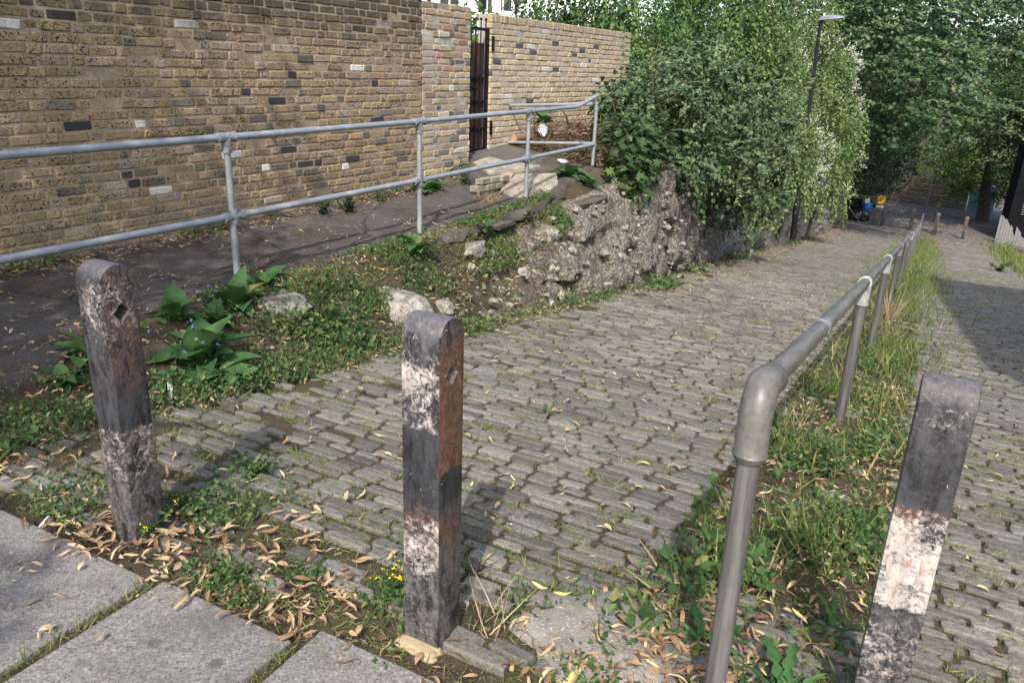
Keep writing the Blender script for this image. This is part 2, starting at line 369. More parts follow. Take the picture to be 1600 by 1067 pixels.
def m_bollard(name, zb, seed, hole=(0, 0), face_w=0.):
    """zb: stops (z, white, rust, base) along the height in metres"""
    q = NT(name); x, y, z = q.xyz()
    mp = q.n('ShaderNodeMapping'); mp.inputs['Location'].default_value = (seed*3.1, seed, seed*1.7); q.l(q.tc.outputs['Object'], mp.inputs[0]); v = mp.outputs[0]
    mp2 = q.n('ShaderNodeMapping'); mp2.inputs['Location'].default_value = (seed, seed*2, 3); mp2.inputs['Scale'].default_value = (1, 1, .28); q.l(q.tc.outputs['Object'], mp2.inputs[0]); vs = mp2.outputs[0]
    jz = q.math('ADD', z, q.math('MULTIPLY', q.math('SUBTRACT', q.noise(26, 4, .7, 0, v), .5), .045))
    white = q.ramp(jz, [(p, a) for p, a, r, b in zb]); rust = q.ramp(jz, [(p, r) for p, a, r, b in zb]); bb = q.ramp(jz, [(p, b) for p, a, r, b in zb])
    big = q.noise(13, 5, .7, .6, v); fine = q.noise(58, 6, .78, .8, v); strk = q.noise(30, 5, .7, .3, vs)
    nx = q.n('ShaderNodeSeparateXYZ'); q.l(q.tc.outputs['Normal'], nx.inputs[0])
    side = q.thr(nx.outputs[0], .3, .7)
    base = q.mix(q.thr(strk, .35, .65), (.008, .009, .011), (.042, .047, .058)); base = q.mix(q.thr(fine, .45, .65), base, (.028, .022, .02)); base = q.mix(q.math('MULTIPLY', bb, q.thr(q.math('ADD', q.math('MULTIPLY', strk, .6), q.math('MULTIPLY', fine, .4)), .38, .6)), base, q.mix(q.thr(fine, .35, .65), (.055, .05, .05), (.2, .19, .19)))
    rs = q.math('ADD', rust, q.math('MULTIPLY', side, q.ramp(jz, [(0, 0.), (.55, .05 if hole[0] else 0.), (.56, hole[1]), (.8, hole[1]), (.97, .1)])))
    rm = q.thr(q.math('ADD', q.math('ADD', q.math('MULTIPLY', big, .5), q.math('ADD', q.math('MULTIPLY', strk, .25), q.math('MULTIPLY', fine, .35))), rs), .72, .98)
    rc = q.mix(q.thr(fine, .3, .7), (.03, .018, .014), (.17, .078, .042)); rc = q.mix(q.thr(strk, .5, .68), rc, (.07, .035, .026))
    col = q.mix(rm, base, rc)
    wf = q.math('ADD', white, q.math('MULTIPLY', side, -face_w))
    wm = q.thr(q.math('ADD', q.math('ADD', q.math('MULTIPLY', fine, .65), q.math('MULTIPLY', big, .4)), wf), .82, .97)
    wc = q.mix(q.thr(q.noise(24, 4, .7, 0, v), .35, .65), (.52, .47, .435), (.36, .335, .32)); wc = q.mix(q.thr(strk, .55, .68), wc, (.3, .17, .105)); wc = q.mix(q.thr(fine, .62, .7), wc, (.2, .185, .18))
    col = q.mix(wm, col, wc)
    dots = q.thr(q.math('ADD', q.noise(150, 3, .6, 0, v), q.math('MULTIPLY', big, .6)), 1.0, 1.04); col = q.mix(q.math('MULTIPLY', dots, .8), col, (.45, .42, .39))
    top = q.thr(nx.outputs[2], .25, .75); col = q.mix(q.math('MULTIPLY', top, .85), col, q.mix(q.thr(fine, .3, .7), (.055, .052, .055), (.135, .125, .13)))
    q.bump(q.math('ADD', q.math('MULTIPLY', wm, .5), q.math('ADD', fine, q.math('MULTIPLY', big, .5))), .7, .004)
    rough = q.math('SUBTRACT', q.math('ADD', .42, q.math('MULTIPLY', q.math('ADD', rm, wm), .3)), 0.)
    return q.fin(col, rough, .5)
def m_rubble(sc=1., dark=0.):
    q = NT('rubble_concrete'); a = q.noise(1.7, 6, .7); b = q.noise(13*sc, 7, .8); d = q.noise(70, 4, .75)
    v1 = q.n('ShaderNodeTexVoronoi'); v1.inputs['Scale'].default_value = 26*sc; q.l(q.tc.outputs['Object'], v1.inputs['Vector'])
    v2 = q.n('ShaderNodeTexVoronoi'); v2.inputs['Scale'].default_value = 62*sc; q.l(q.tc.outputs['Object'], v2.inputs['Vector'])
    st = [(0, (.09, .075, .062)), (.3, (.16, .14, .118)), (.55, (.26, .235, .205)), (.8, (.36, .335, .3)), (1, (.47, .44, .4))]
    s1 = q.n('ShaderNodeSeparateColor'); q.l(v1.outputs['Color'], s1.inputs[0]); s2 = q.n('ShaderNodeSeparateColor'); q.l(v2.outputs['Color'], s2.inputs[0])
    col = q.mix(.5, q.ramp(s1.outputs[0], st), q.ramp(s2.outputs[0], st)); col = q.mix(.3, col, (.2, .175, .15)); col = q.mix(.5, col, q.ramp(d, [(.3, .15), (.7, .9)]), 'OVERLAY')
    if dark == 0:
        xx, yy, zz = q.xyz(); sv = q.math('ADD', q.math('MULTIPLY', xx, .466), q.math('MULTIPLY', yy, .885)); ms = q.n('ShaderNodeMapRange'); ms.inputs[1].default_value = 6.5; ms.inputs[2].default_value = 10.5; ms.inputs[3].default_value = .07; ms.inputs[4].default_value = -.1; q.l(sv, ms.inputs[0]); a = q.math('ADD', a, ms.outputs[0])
    gap = q.thr(v1.outputs['Distance'], .45, .7); col = q.mix(q.math('MULTIPLY', gap, .45), col, (.06, .05, .042))
    col = q.mix(q.math('MULTIPLY', q.thr(q.math('ADD', a, q.math('MULTIPLY', q.math('SUBTRACT', b, .5), .9)), (.46-dark), (.6-dark)), .85), col, q.mix(d, (.045, .034, .027), (.17, .138, .11)))
    h = q.math('ADD', q.math('SUBTRACT', b, q.math('MULTIPLY', v1.outputs['Distance'], .8)), q.math('SUBTRACT', q.math('MULTIPLY', d, .6), q.math('MULTIPLY', v2.outputs['Distance'], .3)))
    q.bump(h, 1., .035); return q.fin(col, .95, .15)
M = {}
M['sett'] = m_setts(); M['earth'] = m_earth(); M['slab'] = m_slab(); M['rubble'] = m_rubble()
M['path'] = m_tarmac('old_path_tarmac', (.082, .077, .074), (.125, .115, .105), (.06, .046, .034)); M['yard'] = m_tarmac('yard_tarmac', (.12, .115, .115), (.17, .16, .155), (.1, .095, .09))
M['brick'] = m_brick('london_stock_brick'); M['brick2'] = m_brick('clean_stock_brick', .25)
M['mortar'] = m_mortar('sandy_mortar', (.225, .178, .125), (.285, .235, .175)); M['mortar2'] = m_mortar('pale_mortar', (.25, .23, .2), (.34, .32, .29))
def m_galv():
    q = NT('galvanised_steel'); a = q.noise(35, 5, .7); b = q.noise(6, 4, .6); v = q.vor(60)
    col = q.mix(a, (.2, .225, .25), (.34, .365, .39)); col = q.mix(q.thr(b, .5, .75), col, (.42, .43, .43)); col = q.mix(q.thr(q.noise(90, 2), .68, .74), col, (.12, .1, .08))
    q.bump(a, .2, .002); return q.fin(col, .42, .5, .35)
M['galv'] = m_galv(); M['galv_fit'] = noisy('cast_galvanised_fitting', (.16, .175, .2), (.25, .265, .29), 30, .5, .3, .003, .5, .3)
def m_rail(name='weathered_painted_rail', c1=(.062, .056, .049), c2=(.175, .16, .141), sc=(1, .06, .35)):
    q = NT(name); m1 = q.n('ShaderNodeMapping'); m1.inputs['Rotation'].default_value = (0, 0, -LR); q.l(q.tc.outputs['Object'], m1.inputs[0]); m2 = q.n('ShaderNodeMapping'); m2.inputs['Scale'].default_value = sc; q.l(m1.outputs[0], m2.inputs[0]); s1 = q.noise(48, 5, .7, .2, m2.outputs[0]); b = q.noise(8, 4, .6)
    col = q.mix(q.thr(s1, .3, .7), c1, c2); col = q.mix(q.thr(b, .5, .72), col, (.1, .1, .1)); col = q.mix(q.thr(q.noise(120, 4, .7), .7, .76), col, (.3, .29, .27))
    q.bump(s1, .15, .001); return q.fin(col, .42, .5, .1)
M['rail'] = m_rail(); M['railpost'] = m_rail('weathered_painted_post', (.06, .058, .056), (.15, .145, .138), (1, 1, .05)); M['elbow'] = noisy('grey_painted_elbow', (.075, .073, .066), (.112, .108, .098), 18, .45, .15, .002, .5)
M['collar'] = noisy('pale_galvanised_collar', (.24, .255, .26), (.38, .385, .38), 40, .45, .3, .002, .5, .2); M['dark_collar'] = noisy('dull_grey_collar', (.12, .12, .125), (.2, .2, .2), 40, .45, .3, .002, .5)
M['black'] = noisy('black_gloss_paint', (.005, .005, .006), (.011, .011, .012), 20, .55, .2, .002, .18)
M['lampgrey'] = noisy('grey_lamp_housing', (.13, .14, .17), (.18, .19, .22), 20, .4, .1, .002, .5); M['lens'] = noisy('lamp_lens', (.55, .55, .5), (.6, .6, .55), 10, .2, .05, .001, .5)
def m_wood(name, c1, c2, sc=(8, 8, 1)):
    q = NT(name); a = q.noise(6, 6, .7, .5, q.scaled(sc)); b = q.noise(50, 4, .7)
    col = q.mix(a, c1, c2); col = q.mix(.4, col, q.ramp(b, [(.3, .3), (.7, .8)]), 'OVERLAY'); q.bump(a, .5, .004); return q.fin(col, .75, .25)
M['gateboard'] = m_wood('dark_stained_board', (.045, .022, .018), (.1, .055, .045)); M['fence'] = m_wood('weathered_fence_board', (.1, .082, .066), (.2, .17, .14), (1, 8, 8))
M['pale'] = m_wood('grey_weathered_pale', (.13, .13, .13), (.23, .23, .225)); M['bluewood'] = m_wood('faded_blue_board', (.1, .15, .2), (.16, .21, .25)); M['bark'] = m_wood('tree_bark', (.035, .028, .022), (.09, .075, .06))
M['log'] = m_wood('dead_branch', (.1, .07, .045), (.2, .145, .095)); M['cut'] = m_wood('sawn_wood', (.32, .2, .12), (.42, .28, .17))
M['rubstone'] = noisy('broken_concrete', (.13, .118, .103), (.36, .335, .3), 9, .95, 1., .03, .15, 0, (.07, .058, .046), 38)
M['stepstone'] = noisy('pale_step_stone', (.17, .152, .125), (.31, .285, .235), 7, .92, .9, .012, .2, 0, (.15, .13, .1), 60)
M['terra'] = noisy('terracotta', (.3, .16, .11), (.38, .23, .16), 8, .9, .4, .006)
M['sand'] = noisy('spilt_sand', (.3, .235, .14), (.38, .31, .2), 6, .98, .5, .004, .1, 0, (.2, .16, .1), 220)
M['aggr'] = noisy('exposed_aggregate_concrete', (.17, .155, .135), (.27, .25, .225), 5, .95, 1., .012, .2, 0, (.5, .47, .42), 120)
M['white'] = noisy('white_render', (.82, .84, .88), (.86, .87, .9), 3, .8, .1, .004); M['wframe'] = noisy('white_window_paint', (.78, .78, .78), (.82, .82, .82), 5, .5, .05, .001)
def m_glass():
    q = NT('dark_window_glass'); return q.fin((.03, .035, .04), .08, .6)
M['glass'] = m_glass(); M['slate'] = noisy('slate_roof', (.06, .062, .07), (.1, .1, .11), 9, .7, .4, .01)
M['plastic_white'] = noisy('white_plastic_bag', (.42, .44, .47), (.6, .61, .63), 20, .45, .8, .01); M['bin_blue'] = noisy('blue_plastic_bin', (.02, .09, .28), (.03, .12, .34), 8, .4, .05, .002, .5)
M['bag_black'] = noisy('black_plastic_bag', (.01, .01, .012), (.02, .02, .024), 10, .35, .8, .02, .5)
M['darkclad'] = noisy('black_stained_cladding', (.004, .0045, .006), (.009, .0095, .012), 6, .8, .3, .004, .08); M['trellis'] = m_wood('brown_louvre_slat', (.05, .045, .04), (.1, .085, .07), (1, 8, 8))
M['yellow'] = noisy('yellow_sign_paint', (.75, .5, .02), (.8, .55, .04), 6, .5, .05, .001); M['redband'] = noisy('red_band', (.6, .12, .05), (.65, .16, .07), 6, .5, .05, .001); M['wband'] = noisy('white_band', (.75, .75, .72), (.8, .8, .78), 6, .5, .05, .001)
G = lambda *a: [(p, c) for p, c in a]
M['l_ivy'] = leafmat('ivy_leaf', G((0, (.022, .05, .016)), (.5, (.05, .1, .026)), (.88, (.1, .165, .04)), (1, (.16, .2, .05))), .25, .4)
M['l_vine'] = leafmat('vine_leaf', G((0, (.035, .068, .022)), (.45, (.10, .155, .05)), (.85, (.19, .245, .085)), (1, (.27, .29, .12))), .3, .42)
M['l_bram'] = leafmat('bramble_leaf', G((0, (.026, .05, .022)), (.5, (.062, .105, .044)), (.9, (.13, .18, .08)), (1, (.17, .19, .08))), .18, .38)
M['l_syc'] = leafmat('sycamore_leaf', G((0, (.03, .062, .03)), (.45, (.042, .08, .034)), (.88, (.095, .142, .06)), (.985, (.13, .17, .08)), (1, (.22, .13, .06))), .18, .42)
M['l_sap'] = leafmat('sapling_leaf', G((0, (.025, .055, .02)), (.6, (.05, .092, .03)), (1, (.11, .16, .035))), .3, .42)
M['l_lime'] = leafmat('lime_tree_leaf', G((0, (.03, .075, .012)), (.6, (.07, .14, .02)), (1, (.14, .2, .03))), .38, .45)
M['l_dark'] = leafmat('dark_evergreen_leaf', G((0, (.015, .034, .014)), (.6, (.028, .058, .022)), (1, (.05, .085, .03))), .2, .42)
M['l_weed'] = leafmat('weed_leaf', G((0, (.028, .062, .02)), (.5, (.06, .115, .034)), (.85, (.11, .172, .055)), (1, (.22, .2, .08))), .3, .5)
M['l_broad'] = leafmat('broad_weed_leaf', G((0, (.035, .095, .03)), (.6, (.062, .135, .045)), (.93, (.1, .185, .06)), (1, (.22, .2, .07))), .28, .62, .3)
M['l_grass'] = leafmat('grass_blade', G((0, (.05, .1, .022)), (.45, (.11, .175, .04)), (.75, (.2, .235, .07)), (1, (.36, .3, .15))), .35, .5)
M['l_dry'] = leafmat('dry_stem', G((0, (.2, .15, .09)), (.6, (.36, .29, .18)), (1, (.5, .42, .28))), .2, .7)
M['l_hay'] = leafmat('brown_debris', G((0, (.05, .035, .022)), (.6, (.14, .1, .065)), (1, (.3, .23, .15))), .1, .8)
M['l_lit'] = leafmat('fallen_bract', G((0, (.13, .075, .045)), (.3, (.29, .185, .105)), (.6, (.43, .315, .185)), (.86, (.54, .45, .29)), (.94, (.58, .5, .17)), (1, (.43, .46, .16))), .25, .6)
M['l_blos'] = leafmat('cream_blossom', G((0, (.5, .5, .38)), (1, (.78, .77, .66))), .3, .6)
M['l_yel'] = leafmat('yellow_flower', G((0, (.7, .5, .02)), (1, (.8, .62, .04))), .2, .6)
M['l_blue'] = leafmat('blue_flower', G((0, (.2, .25, .6)), (1, (.3, .35, .7))), .2, .6)

# ------------------------------------------------------------------ ground
def grid_mesh(name, S, T, fz, mat, kind='structure'):
    s, t = np.meshgrid(S, T, indexing='ij'); z = fz(s, t)
    P = U2*s[..., None]+V2*t[..., None]; P[..., 2] = z
    a, b = s.shape; i = np.arange(a*b).reshape(a, b)
    F = np.stack([i[:-1, :-1], i[:-1, 1:], i[1:, 1:], i[1:, :-1]], -1).reshape(-1, 4)[:, ::-1]
    o = npmesh(name, P.reshape(-1, 3), [F], mat, smooth=True); o['kind'] = kind; return o
def vnoise(s, t, sc, o=0.):
    f = np.frompyfunc(lambda a, b: hn(a, b, sc, o), 2, 1); return f(s, t).astype(float)
Sg = np.concatenate([[-300, -120, -40, -15, -8], np.arange(-3, 1.2, .3), [1.30, 1.335, 1.345], np.arange(1.42, 13, .12), np.arange(13, 62, .6), [70, 90, 130, 200, 400]])
Tg = np.concatenate([[-300, -120, -50, -25, -15, -11], np.arange(-9, -5.2, .5), np.arange(-5.2, -2.6, .09), np.arange(-2.5, 3, .35), [3.5, 5, 8, 14, 30, 60, 130, 300]])
def ground_z(s, t):
    z = GZ(s, t); m = (s > 1.4) & (s < 13) & (t > -4.2) & (t < -2.9)
    z = z+np.where(m, .05*vnoise(s, t, 2.2, 3)+.02*vnoise(s, t, 7, 8), 0)
    return np.where((t > -3.1) & (s > 1.6), z+.007, z)
grid_mesh('ground', Sg, Tg, ground_z, M['earth'])

# the lane of stone setts: one rounded block per sett
def setts():
    oct_ = lambda hx, hy, c: np.array([(-hx+c, -hy), (hx-c, -hy), (hx, -hy+c), (hx, hy-c), (hx-c, hy), (-hx+c, hy), (-hx, hy-c), (-hx, -hy+c)])
    Vs, F8, F4, Cs = [], [], [], []; b = 0
    s = 1.40; row = 0
    while s < 40.4:
        ws = (.066+.013*rng.random()) if s < 22 else .1
        tl = float(TL(s))+.08-.25*max(0, 1-(s-1.4)/.7); t = tl-rng.random()*.2
        tr = 2.35+.1*rng.random()
        if s < 9: tr += 1.2*(1-max(0, s-4)/5.)*(1 if s < 4 else .6)
        wob = .02*hn(row*.3, 1.3, 1.)
        while t < tr:
            wt = .13+.11*rng.random()
            tc = t+wt/2; t += wt
            if -.62 < tc < .12 and s > 2.4 and rng.random() < .93: continue
            if s < 2.05 and -2.35 < tc < -.1 and rng.random() < (.92 if s < 1.58 else .55 if s < 1.8 else .15): continue
            if s < 1.62 and tc > -.1: continue
            if tc < -2.35 and rng.random() < .12: continue
            sc = s+ws/2+.012*math.sin(tc*1.7+row*.05)+.006*rng.normal()+wob
            hx, hy = wt/2-.004-.005*rng.random()**2, ws/2-.0048-.003*rng.random()**2
            z0 = float(lz(sc))+.0032*rng.normal()+.008*hn(sc, tc, .9, 5)+.002
            sl = -.141 if 1.7 < sc < 37 else -.04
            c = .007+.009*rng.random(); j = rng.normal(size=(8, 2))*.003
            r0 = oct_(hx, hy, c)+j; r1 = oct_(hx-.004, hy-.004, c)+j; r2 = oct_(hx-.015, hy-.010, c*.8)+j*.9
            tx, ty = rng.normal()*.016, sl+rng.normal()*.02
            def lift(r, dz): return [U2*(sc+p[1])+V2*(tc+p[0])+np.array([0, 0, z0+dz+p[0]*tx+p[1]*ty]) for p in r]
            far = sc > 17
            rings = [lift(r0, -.04), lift(r1, -.0045)] + ([] if far else [lift(r2, .0)])
            if far: rings[1] = lift(r1, -.003)
            for q in rings: Vs += q
            for k in range(len(rings)-1):
                F4 += [(b+k*8+i, b+k*8+(i+1) % 8, b+k*8+8+(i+1) % 8, b+k*8+8+i) for i in range(8)]
            F8.append([b+(len(rings)-1)*8+i for i in range(8)])
            n = len(rings)*8; b += n
            g = .13+.05*rng.random()+.03*hn(sc, tc, .7, 9); g *= [1, .88, 1.08, .68, 1.25][rng.integers(5)]*.85
            hue = rng.random()
            cc = (g*(1.0+.07*hue), g*(.975+.01*hue), g*(.9-.05*hue), 1)
            Cs += [cc]*n
        s += ws; row += 1
    o = npmesh('lane_setts', np.array(Vs), [np.array(F4), np.array(F8)], M['sett'], attrs={'col': np.array(Cs)}); o['kind'] = 'structure'
setts()

# paving slabs at the top of the lane
mb = MB()
for (t0, t1) in [(-5.3, -4.62), (-4.6, -3.93), (-3.9, -2.82), (-2.79, -1.985), (-1.94, -1.40), (-1.355, -.62), (-.58, .2), (.23, 1.0), (1.03, 1.8), (1.83, 2.6), (2.63, 3.6)]:
    for k in range(4):
        s1 = 1.33+(.02 if -2 < t0 < -1.5 else .1 if t0 > -1.4 else 0)-.9*k-(.0 if k == 0 else .02); s0 = s1-.87
        if t0 < -3.95 and k == 0: s1 -= .1
        dz = rng.normal()*.003; tw = rng.normal()*.004
        P = [W(s0, t0), W(s0, t1), W(s1, t1), W(s1, t0)]
        mb.add([p+np.array([0, 0, -.08]) for p in P]+[p+np.array([0, 0, dz+tw*(i % 2)]) for i, p in enumerate(P)], [(3, 2, 1, 0), (4, 5, 6, 7), (0, 1, 5, 4), (1, 2, 6, 5), (2, 3, 7, 6), (3, 0, 4, 7)])
o = mb.build('pavement', M['slab'], bevel=.006); o['kind'] = 'structure'

# worn tarmac path up to the gate, with a broken edge
Sp = np.arange(.9, 10.2, .1); n_t = 22
def edge_t(s): return -4.02+np.interp(s, [0, 2, 3.5, 5, 6, 7.3, 8.4, 10], [.3, .15, -.02, -.16, -.06, .0, -.04, -.1])+.07*np.array([hn(x, 2., 2.3, 4)+.9*hn(x, 3, 6, 2) for x in np.atleast_1d(s)])
V = []; 
for s in Sp:
    e = float(edge_t(s)[0]); tw_ = -5.75
    for k in range(n_t):
        t = e+(tw_-e)*(max(0, k-1)/(n_t-2))**1.4
        z = float(PZ(s, t))+.018+.02*hn(s, t, 1.6, 2)+.01*hn(s, t, 6, 5)+.035*max(0, 1-abs(t-e)/.3)*hn(s, t, 9, 3)
        if k == 0: z -= .1+.06*hn(s, 5., 5., 1); t += .02+.06*hn(s, 7., 5., 1)
        V.append(W(s, t, z))
i = np.arange(len(V)).reshape(len(Sp), n_t)
F = np.stack([i[:-1, :-1], i[:-1, 1:], i[1:, 1:], i[1:, :-1]], -1).reshape(-1, 4)
o = npmesh('path', np.array(V), [F], M['path'], smooth=True); o['kind'] = 'structure'
# tarmac yard at the foot of the lane
grid_mesh('yard', np.concatenate([np.arange(39.9, 45, .35), np.arange(45, 60, 1.5)]), np.concatenate([np.arange(-9, 9, .6)]), lambda s, t: lz(s)+.012+.02*vnoise(s, t, .4, 3), M['yard'])
# patches at the foot of the posts
def patch(name, c, rx, ry, mat, h=.02, n=26, seed=0., kind='structure', zfn=None):
    V = [W(c[0], c[1], 0)]; F = []
    R_ = 5
    pts = []
    for k in range(R_+1):
        for j in range(n):
            a = 2*math.pi*j/n; r = k/R_*(1+.55*hn(math.cos(a)*1.3, math.sin(a)*1.3, 1., seed+4))
            s, t = c[0]+ry*r*math.sin(a), c[1]+rx*r*math.cos(a)
            z = (float(lz(s)) if zfn is None else zfn(s, t))+h*(1-(k/R_)**2)+.006*hn(s, t, 12, seed)-(.03 if k == R_ else 0)
            pts.append(W(s, t, z))
    for k in range(R_):
        for j in range(n): F.append((k*n+j, (k+1)*n+j, (k+1)*n+(j+1) % n, k*n+(j+1) % n))
    o = npmesh(name, np.array(pts), [np.array(F)], mat, smooth=True)
    if kind: o['kind'] = kind
    return o
patch('sand_patch', (1.53, -1.07), .08, .04, M['sand'], .005, seed=2., kind='stuff')
patch('concrete_patch', (1.86, -.66), .3, .27, M['aggr'], .03, seed=5.)

# ------------------------------------------------------------------ brick walls
def bricks(name, org, a0, a1, z0, z1, pal, marks, mats, parent=None, label=None, cat=None, coping=None, thick=.22, proud=0., amp=.0032, joint=.011, pspk=.6, course=.075):
    Vs, Fs, Cs, Sp_ = [], [], [], []
    def brick(xc, zc, hw, hh, col, spk, dpt=0.):
        b = len(Vs); j = lambda: rng.normal()*amp
        e = .008; f = 0.+dpt+rng.normal()*.003; cc = .004+.007*rng.random(4)
        X = [(-hw+cc[0]+j(), -hh+j()), (-hw+j(), -hh+cc[0]), (-hw+j(), hh-cc[1]), (-hw+cc[1], hh+j()), (hw-cc[2], hh+j()), (hw+j(), hh-cc[2]), (hw+j(), -hh+cc[3]), (hw-cc[3], -hh+j())]
        for (p, r) in X: Vs.append((xc+p, f-.11, zc+r))
        for (p, r) in X: Vs.append((xc+p*.995, f-.006, zc+r*.985))
        for (p, r) in X: Vs.append((xc+p*(1-e/hw), f, zc+r*(1-e/hh)))
        for k in range(2):
            for i in range(8): Fs.append((b+k*8+i, b+k*8+8+i, b+k*8+8+(i+1) % 8, b+k*8+(i+1) % 8))
        F8.append([b+16+i for i in range(8)])
        Cs.extend([(*col, 1)]*24); Sp_.extend([spk]*24)
    F8 = []
    nc = int((z1-z0)/course)
    for r in range(nc):
        z = z0+(r+.5)*course; x = a0+(0 if r % 2 else -.056)-rng.random()*.03; k = r % 2
        while x < a1:
            ln = .215 if k % 2 else .1025
            if rng.random() < .08: ln = .215
            l, h = max(x, a0), min(x+ln, a1)
            if h-l > .025:
                col, spk = pal(); 
                for (ma, mz, mc) in marks:
                    if l-.005 <= ma <= h+.006 and abs(z-mz) < course/2:
                        col = mc; spk = .0 if mc[0] > .3 else .3
                brick((l+h)/2, z+rng.normal()*.0015, (h-l)/2, (course-joint)/2, col, spk)
            x += ln+joint; k += 1
    zt = z0+nc*course
    if coping:   # a course of headers on edge
        x = a0
        while x < a1-.02:
            h = min(x+.066, a1); col, spk = pal(); brick((x+h)/2, zt+coping/2, (h-x)/2, coping/2-.004, tuple(c*.85 for c in col), spk, .004); x = h+.009
        zt += coping
    nb = len(Fs)
    Vn = np.array(Vs); F4 = np.array(Fs)
    # mortar body
    b0, b1 = a0+.012, a1-.012; bx = [(b0, -.006, z0-.5), (b1, -.006, z0-.5), (b1, -.006, zt-.008), (b0, -.006, zt-.008), (b0, -thick, z0-.5), (b1, -thick, z0-.5), (b1, -thick, zt-.008), (b0, -thick, zt-.008)]
    b = len(Vn); F4 = np.concatenate([F4, b+np.array([(0, 1, 2, 3), (5, 4, 7, 6), (4, 0, 3, 7), (1, 5, 6, 2), (3, 2, 6, 7), (4, 5, 1, 0)])])
    Vn = np.concatenate([Vn, np.array(bx)]); Cs += [(.2, .16, .11, 1)]*8; Sp_ += [0]*8
    mi = [0]*nb+[1]*6+[0]*len(F8)
    mw = Matrix(((WD[0], WN[0], 0, org[0]), (WD[1], WN[1], 0, org[1]), (0, 0, 1, 0), (0, 0, 0, 1)))
    o = npmesh(name, Vn, [F4, np.array(F8)], mats, parent, mi, attrs={'col': np.array(Cs), 'spk': np.array(Sp_)}, mat4=mw)
    return tag(o, label, cat)
def pal_left():
    r = rng.random(); v = .8+.36*rng.random()
    if r < .66: c = (.28, .213, .122)
    elif r < .86: c = (.27, .207, .147)
    elif r < .92: c = (.16, .148, .112)
    elif r < .985: c = (.29, .24, .18)
    else: c = (.09, .083, .075)
    return tuple(x*v for x in c), (rng.random()**.6)*1.
def pal_pier():
    r = rng.random(); v = .72+.5*rng.random()
    if r < .5: c = (.36, .30, .21)
    elif r < .68: c = (.37, .29, .16)
    elif r < .82: c = (.15, .135, .12)
    elif r < .88: c = (.36, .22, .155)
    else: c = (.45, .41, .34)
    return tuple(x*v for x in c), .35*rng.random()
def pal_right():
    r = rng.random(); v = .88+.24*rng.random()
    c = (.45, .365, .23) if r < .72 else (.43, .35, .25) if r < .92 else (.37, .30, .2)
    return tuple(x*v for x in c), .15*rng.random()
def onwall(px, py, off=0.):
    o = WA+WN*off; p = onplane(px, py, o, WN); return (p-o)@WD, p[2]
wht, drk = (.54, .53, .49), (.042, .042, .046)
mk = [(*onwall(x, y), wht) for x, y in [(18, 38), (283, 37), (228, 197), (390, 224), (373, 238), (410, 258), (541, 261), (244, 305), (548, 103), (597, 39)]]
mk += [(*onwall(x, y), drk) for x, y in [(345, 3), (382, 149), (438, 160), (588, 134), (453, 124), (444, 231), (479, 250), (495, 259), (588, 185), (553, 47), (115, 203), (552, 248), (82, 20), (214, 282)]]
bricks('brick_wall', WA, -2.6, 4.875, -.02, 2.48, pal_left, mk, [M['brick'], M['mortar']], label='long mustard stock brick wall with soot stained top along the upper path', cat='brick wall')
bricks('brick_pier', WA, 4.88, 5.885, .0, 2.26, pal_pier, [], [M['brick2'], M['mortar2']], label='older mixed brick pier with wide pale joints beside the metal gate', cat='brick pier', amp=.005, joint=.013, thick=.23)
OFF = -.2; WR = WA+WN*OFF
mk = [(*onwall(x, y, OFF), wht) for x, y in [(848, 46), (834, 75), (848, 107), (908, 102), (795, 154), (927, 128)]]
mk += [(*onwall(x, y, OFF), (.09, .09, .095)) for x, y in [(808, 74), (828, 83), (872, 65), (898, 88), (914, 83), (922, 97), (872, 108), (929, 77), (828, 160), (770, 97), (768, 113)]]
AR0, _ = onwall(766, 150, OFF); AR1, ZR1 = onwall(941, 46, OFF)
bricks('brick_wall', WR, AR0, AR1+1.3, .1, 2.15, pal_right, mk, [M['brick2'], M['mortar2']], label='clean pale yellow brick wall with header coping right of the gate', cat='brick wall', coping=.105)

# ------------------------------------------------------------------ metal gate
def wallpt(a, off, z): return WA+WD*a+WN*off+np.array([0, 0, z])
gz0, gz1 = .47, 2.05; ga0, ga1 = AR0-.80, AR0-.012
RW = np.stack([WD, WN, [0, 0, 1]], 1)
gate = empty('metal_gate', tuple(wallpt((ga0+ga1)/2, OFF-.05, gz0)), 0, 'narrow black metal gate backed with dark brown boards between the brick walls', 'gate')
gate_inv = np.array(gate.location)
def gp(a, off, z): return wallpt(a, OFF-.05+off, z)-gate_inv
mb = MB()
for a in (ga0+.02, ga1-.02): mb.box(gp(a, 0, (gz0+gz1)/2), (.042, .042, gz1-gz0), RW)
for z in (gz0+.02, gz1-.02, gz0+.30, 1.12, 1.42): mb.box(gp((ga0+ga1)/2, .003, z), (ga1-ga0-.086, .034, .036), RW)
mb.build('frame', M['black'], gate)
for k in range(6):
    a = ga0+.1+k*(ga1-ga0-.2)/5; mb = MB(); mb.tube([gp(a, .026, gz0+.03), gp(a, .026, gz1+.08)], .0085, 8); mb.sphere(gp(a, .026, gz1+.1), .02, 8); mb.build('bar', M['black'], gate, True)
mb = MB()
for k in range(6):
    a = ga0+.05+(k+.5)*(ga1-ga0-.1)/6; mb.box(gp(a, -.028, (gz0+.04+1.86)/2), ((ga1-ga0-.1)/6-.007, .016, 1.86-gz0-.04), RW)
mb.build('board_panel', M['gateboard'], gate)
for z in (1.86, .78):
    mb = MB(); mb.box(wallpt(AR0+.022, OFF+.012, z)-gate_inv, (.05, .012, .19), RW); mb.tube([wallpt(AR0-.006, OFF+.02, z-.08)-gate_inv, wallpt(AR0-.006, OFF+.02, z+.08)-gate_inv], .013, 8)
    mb.build('hinge', M['black'], gate)
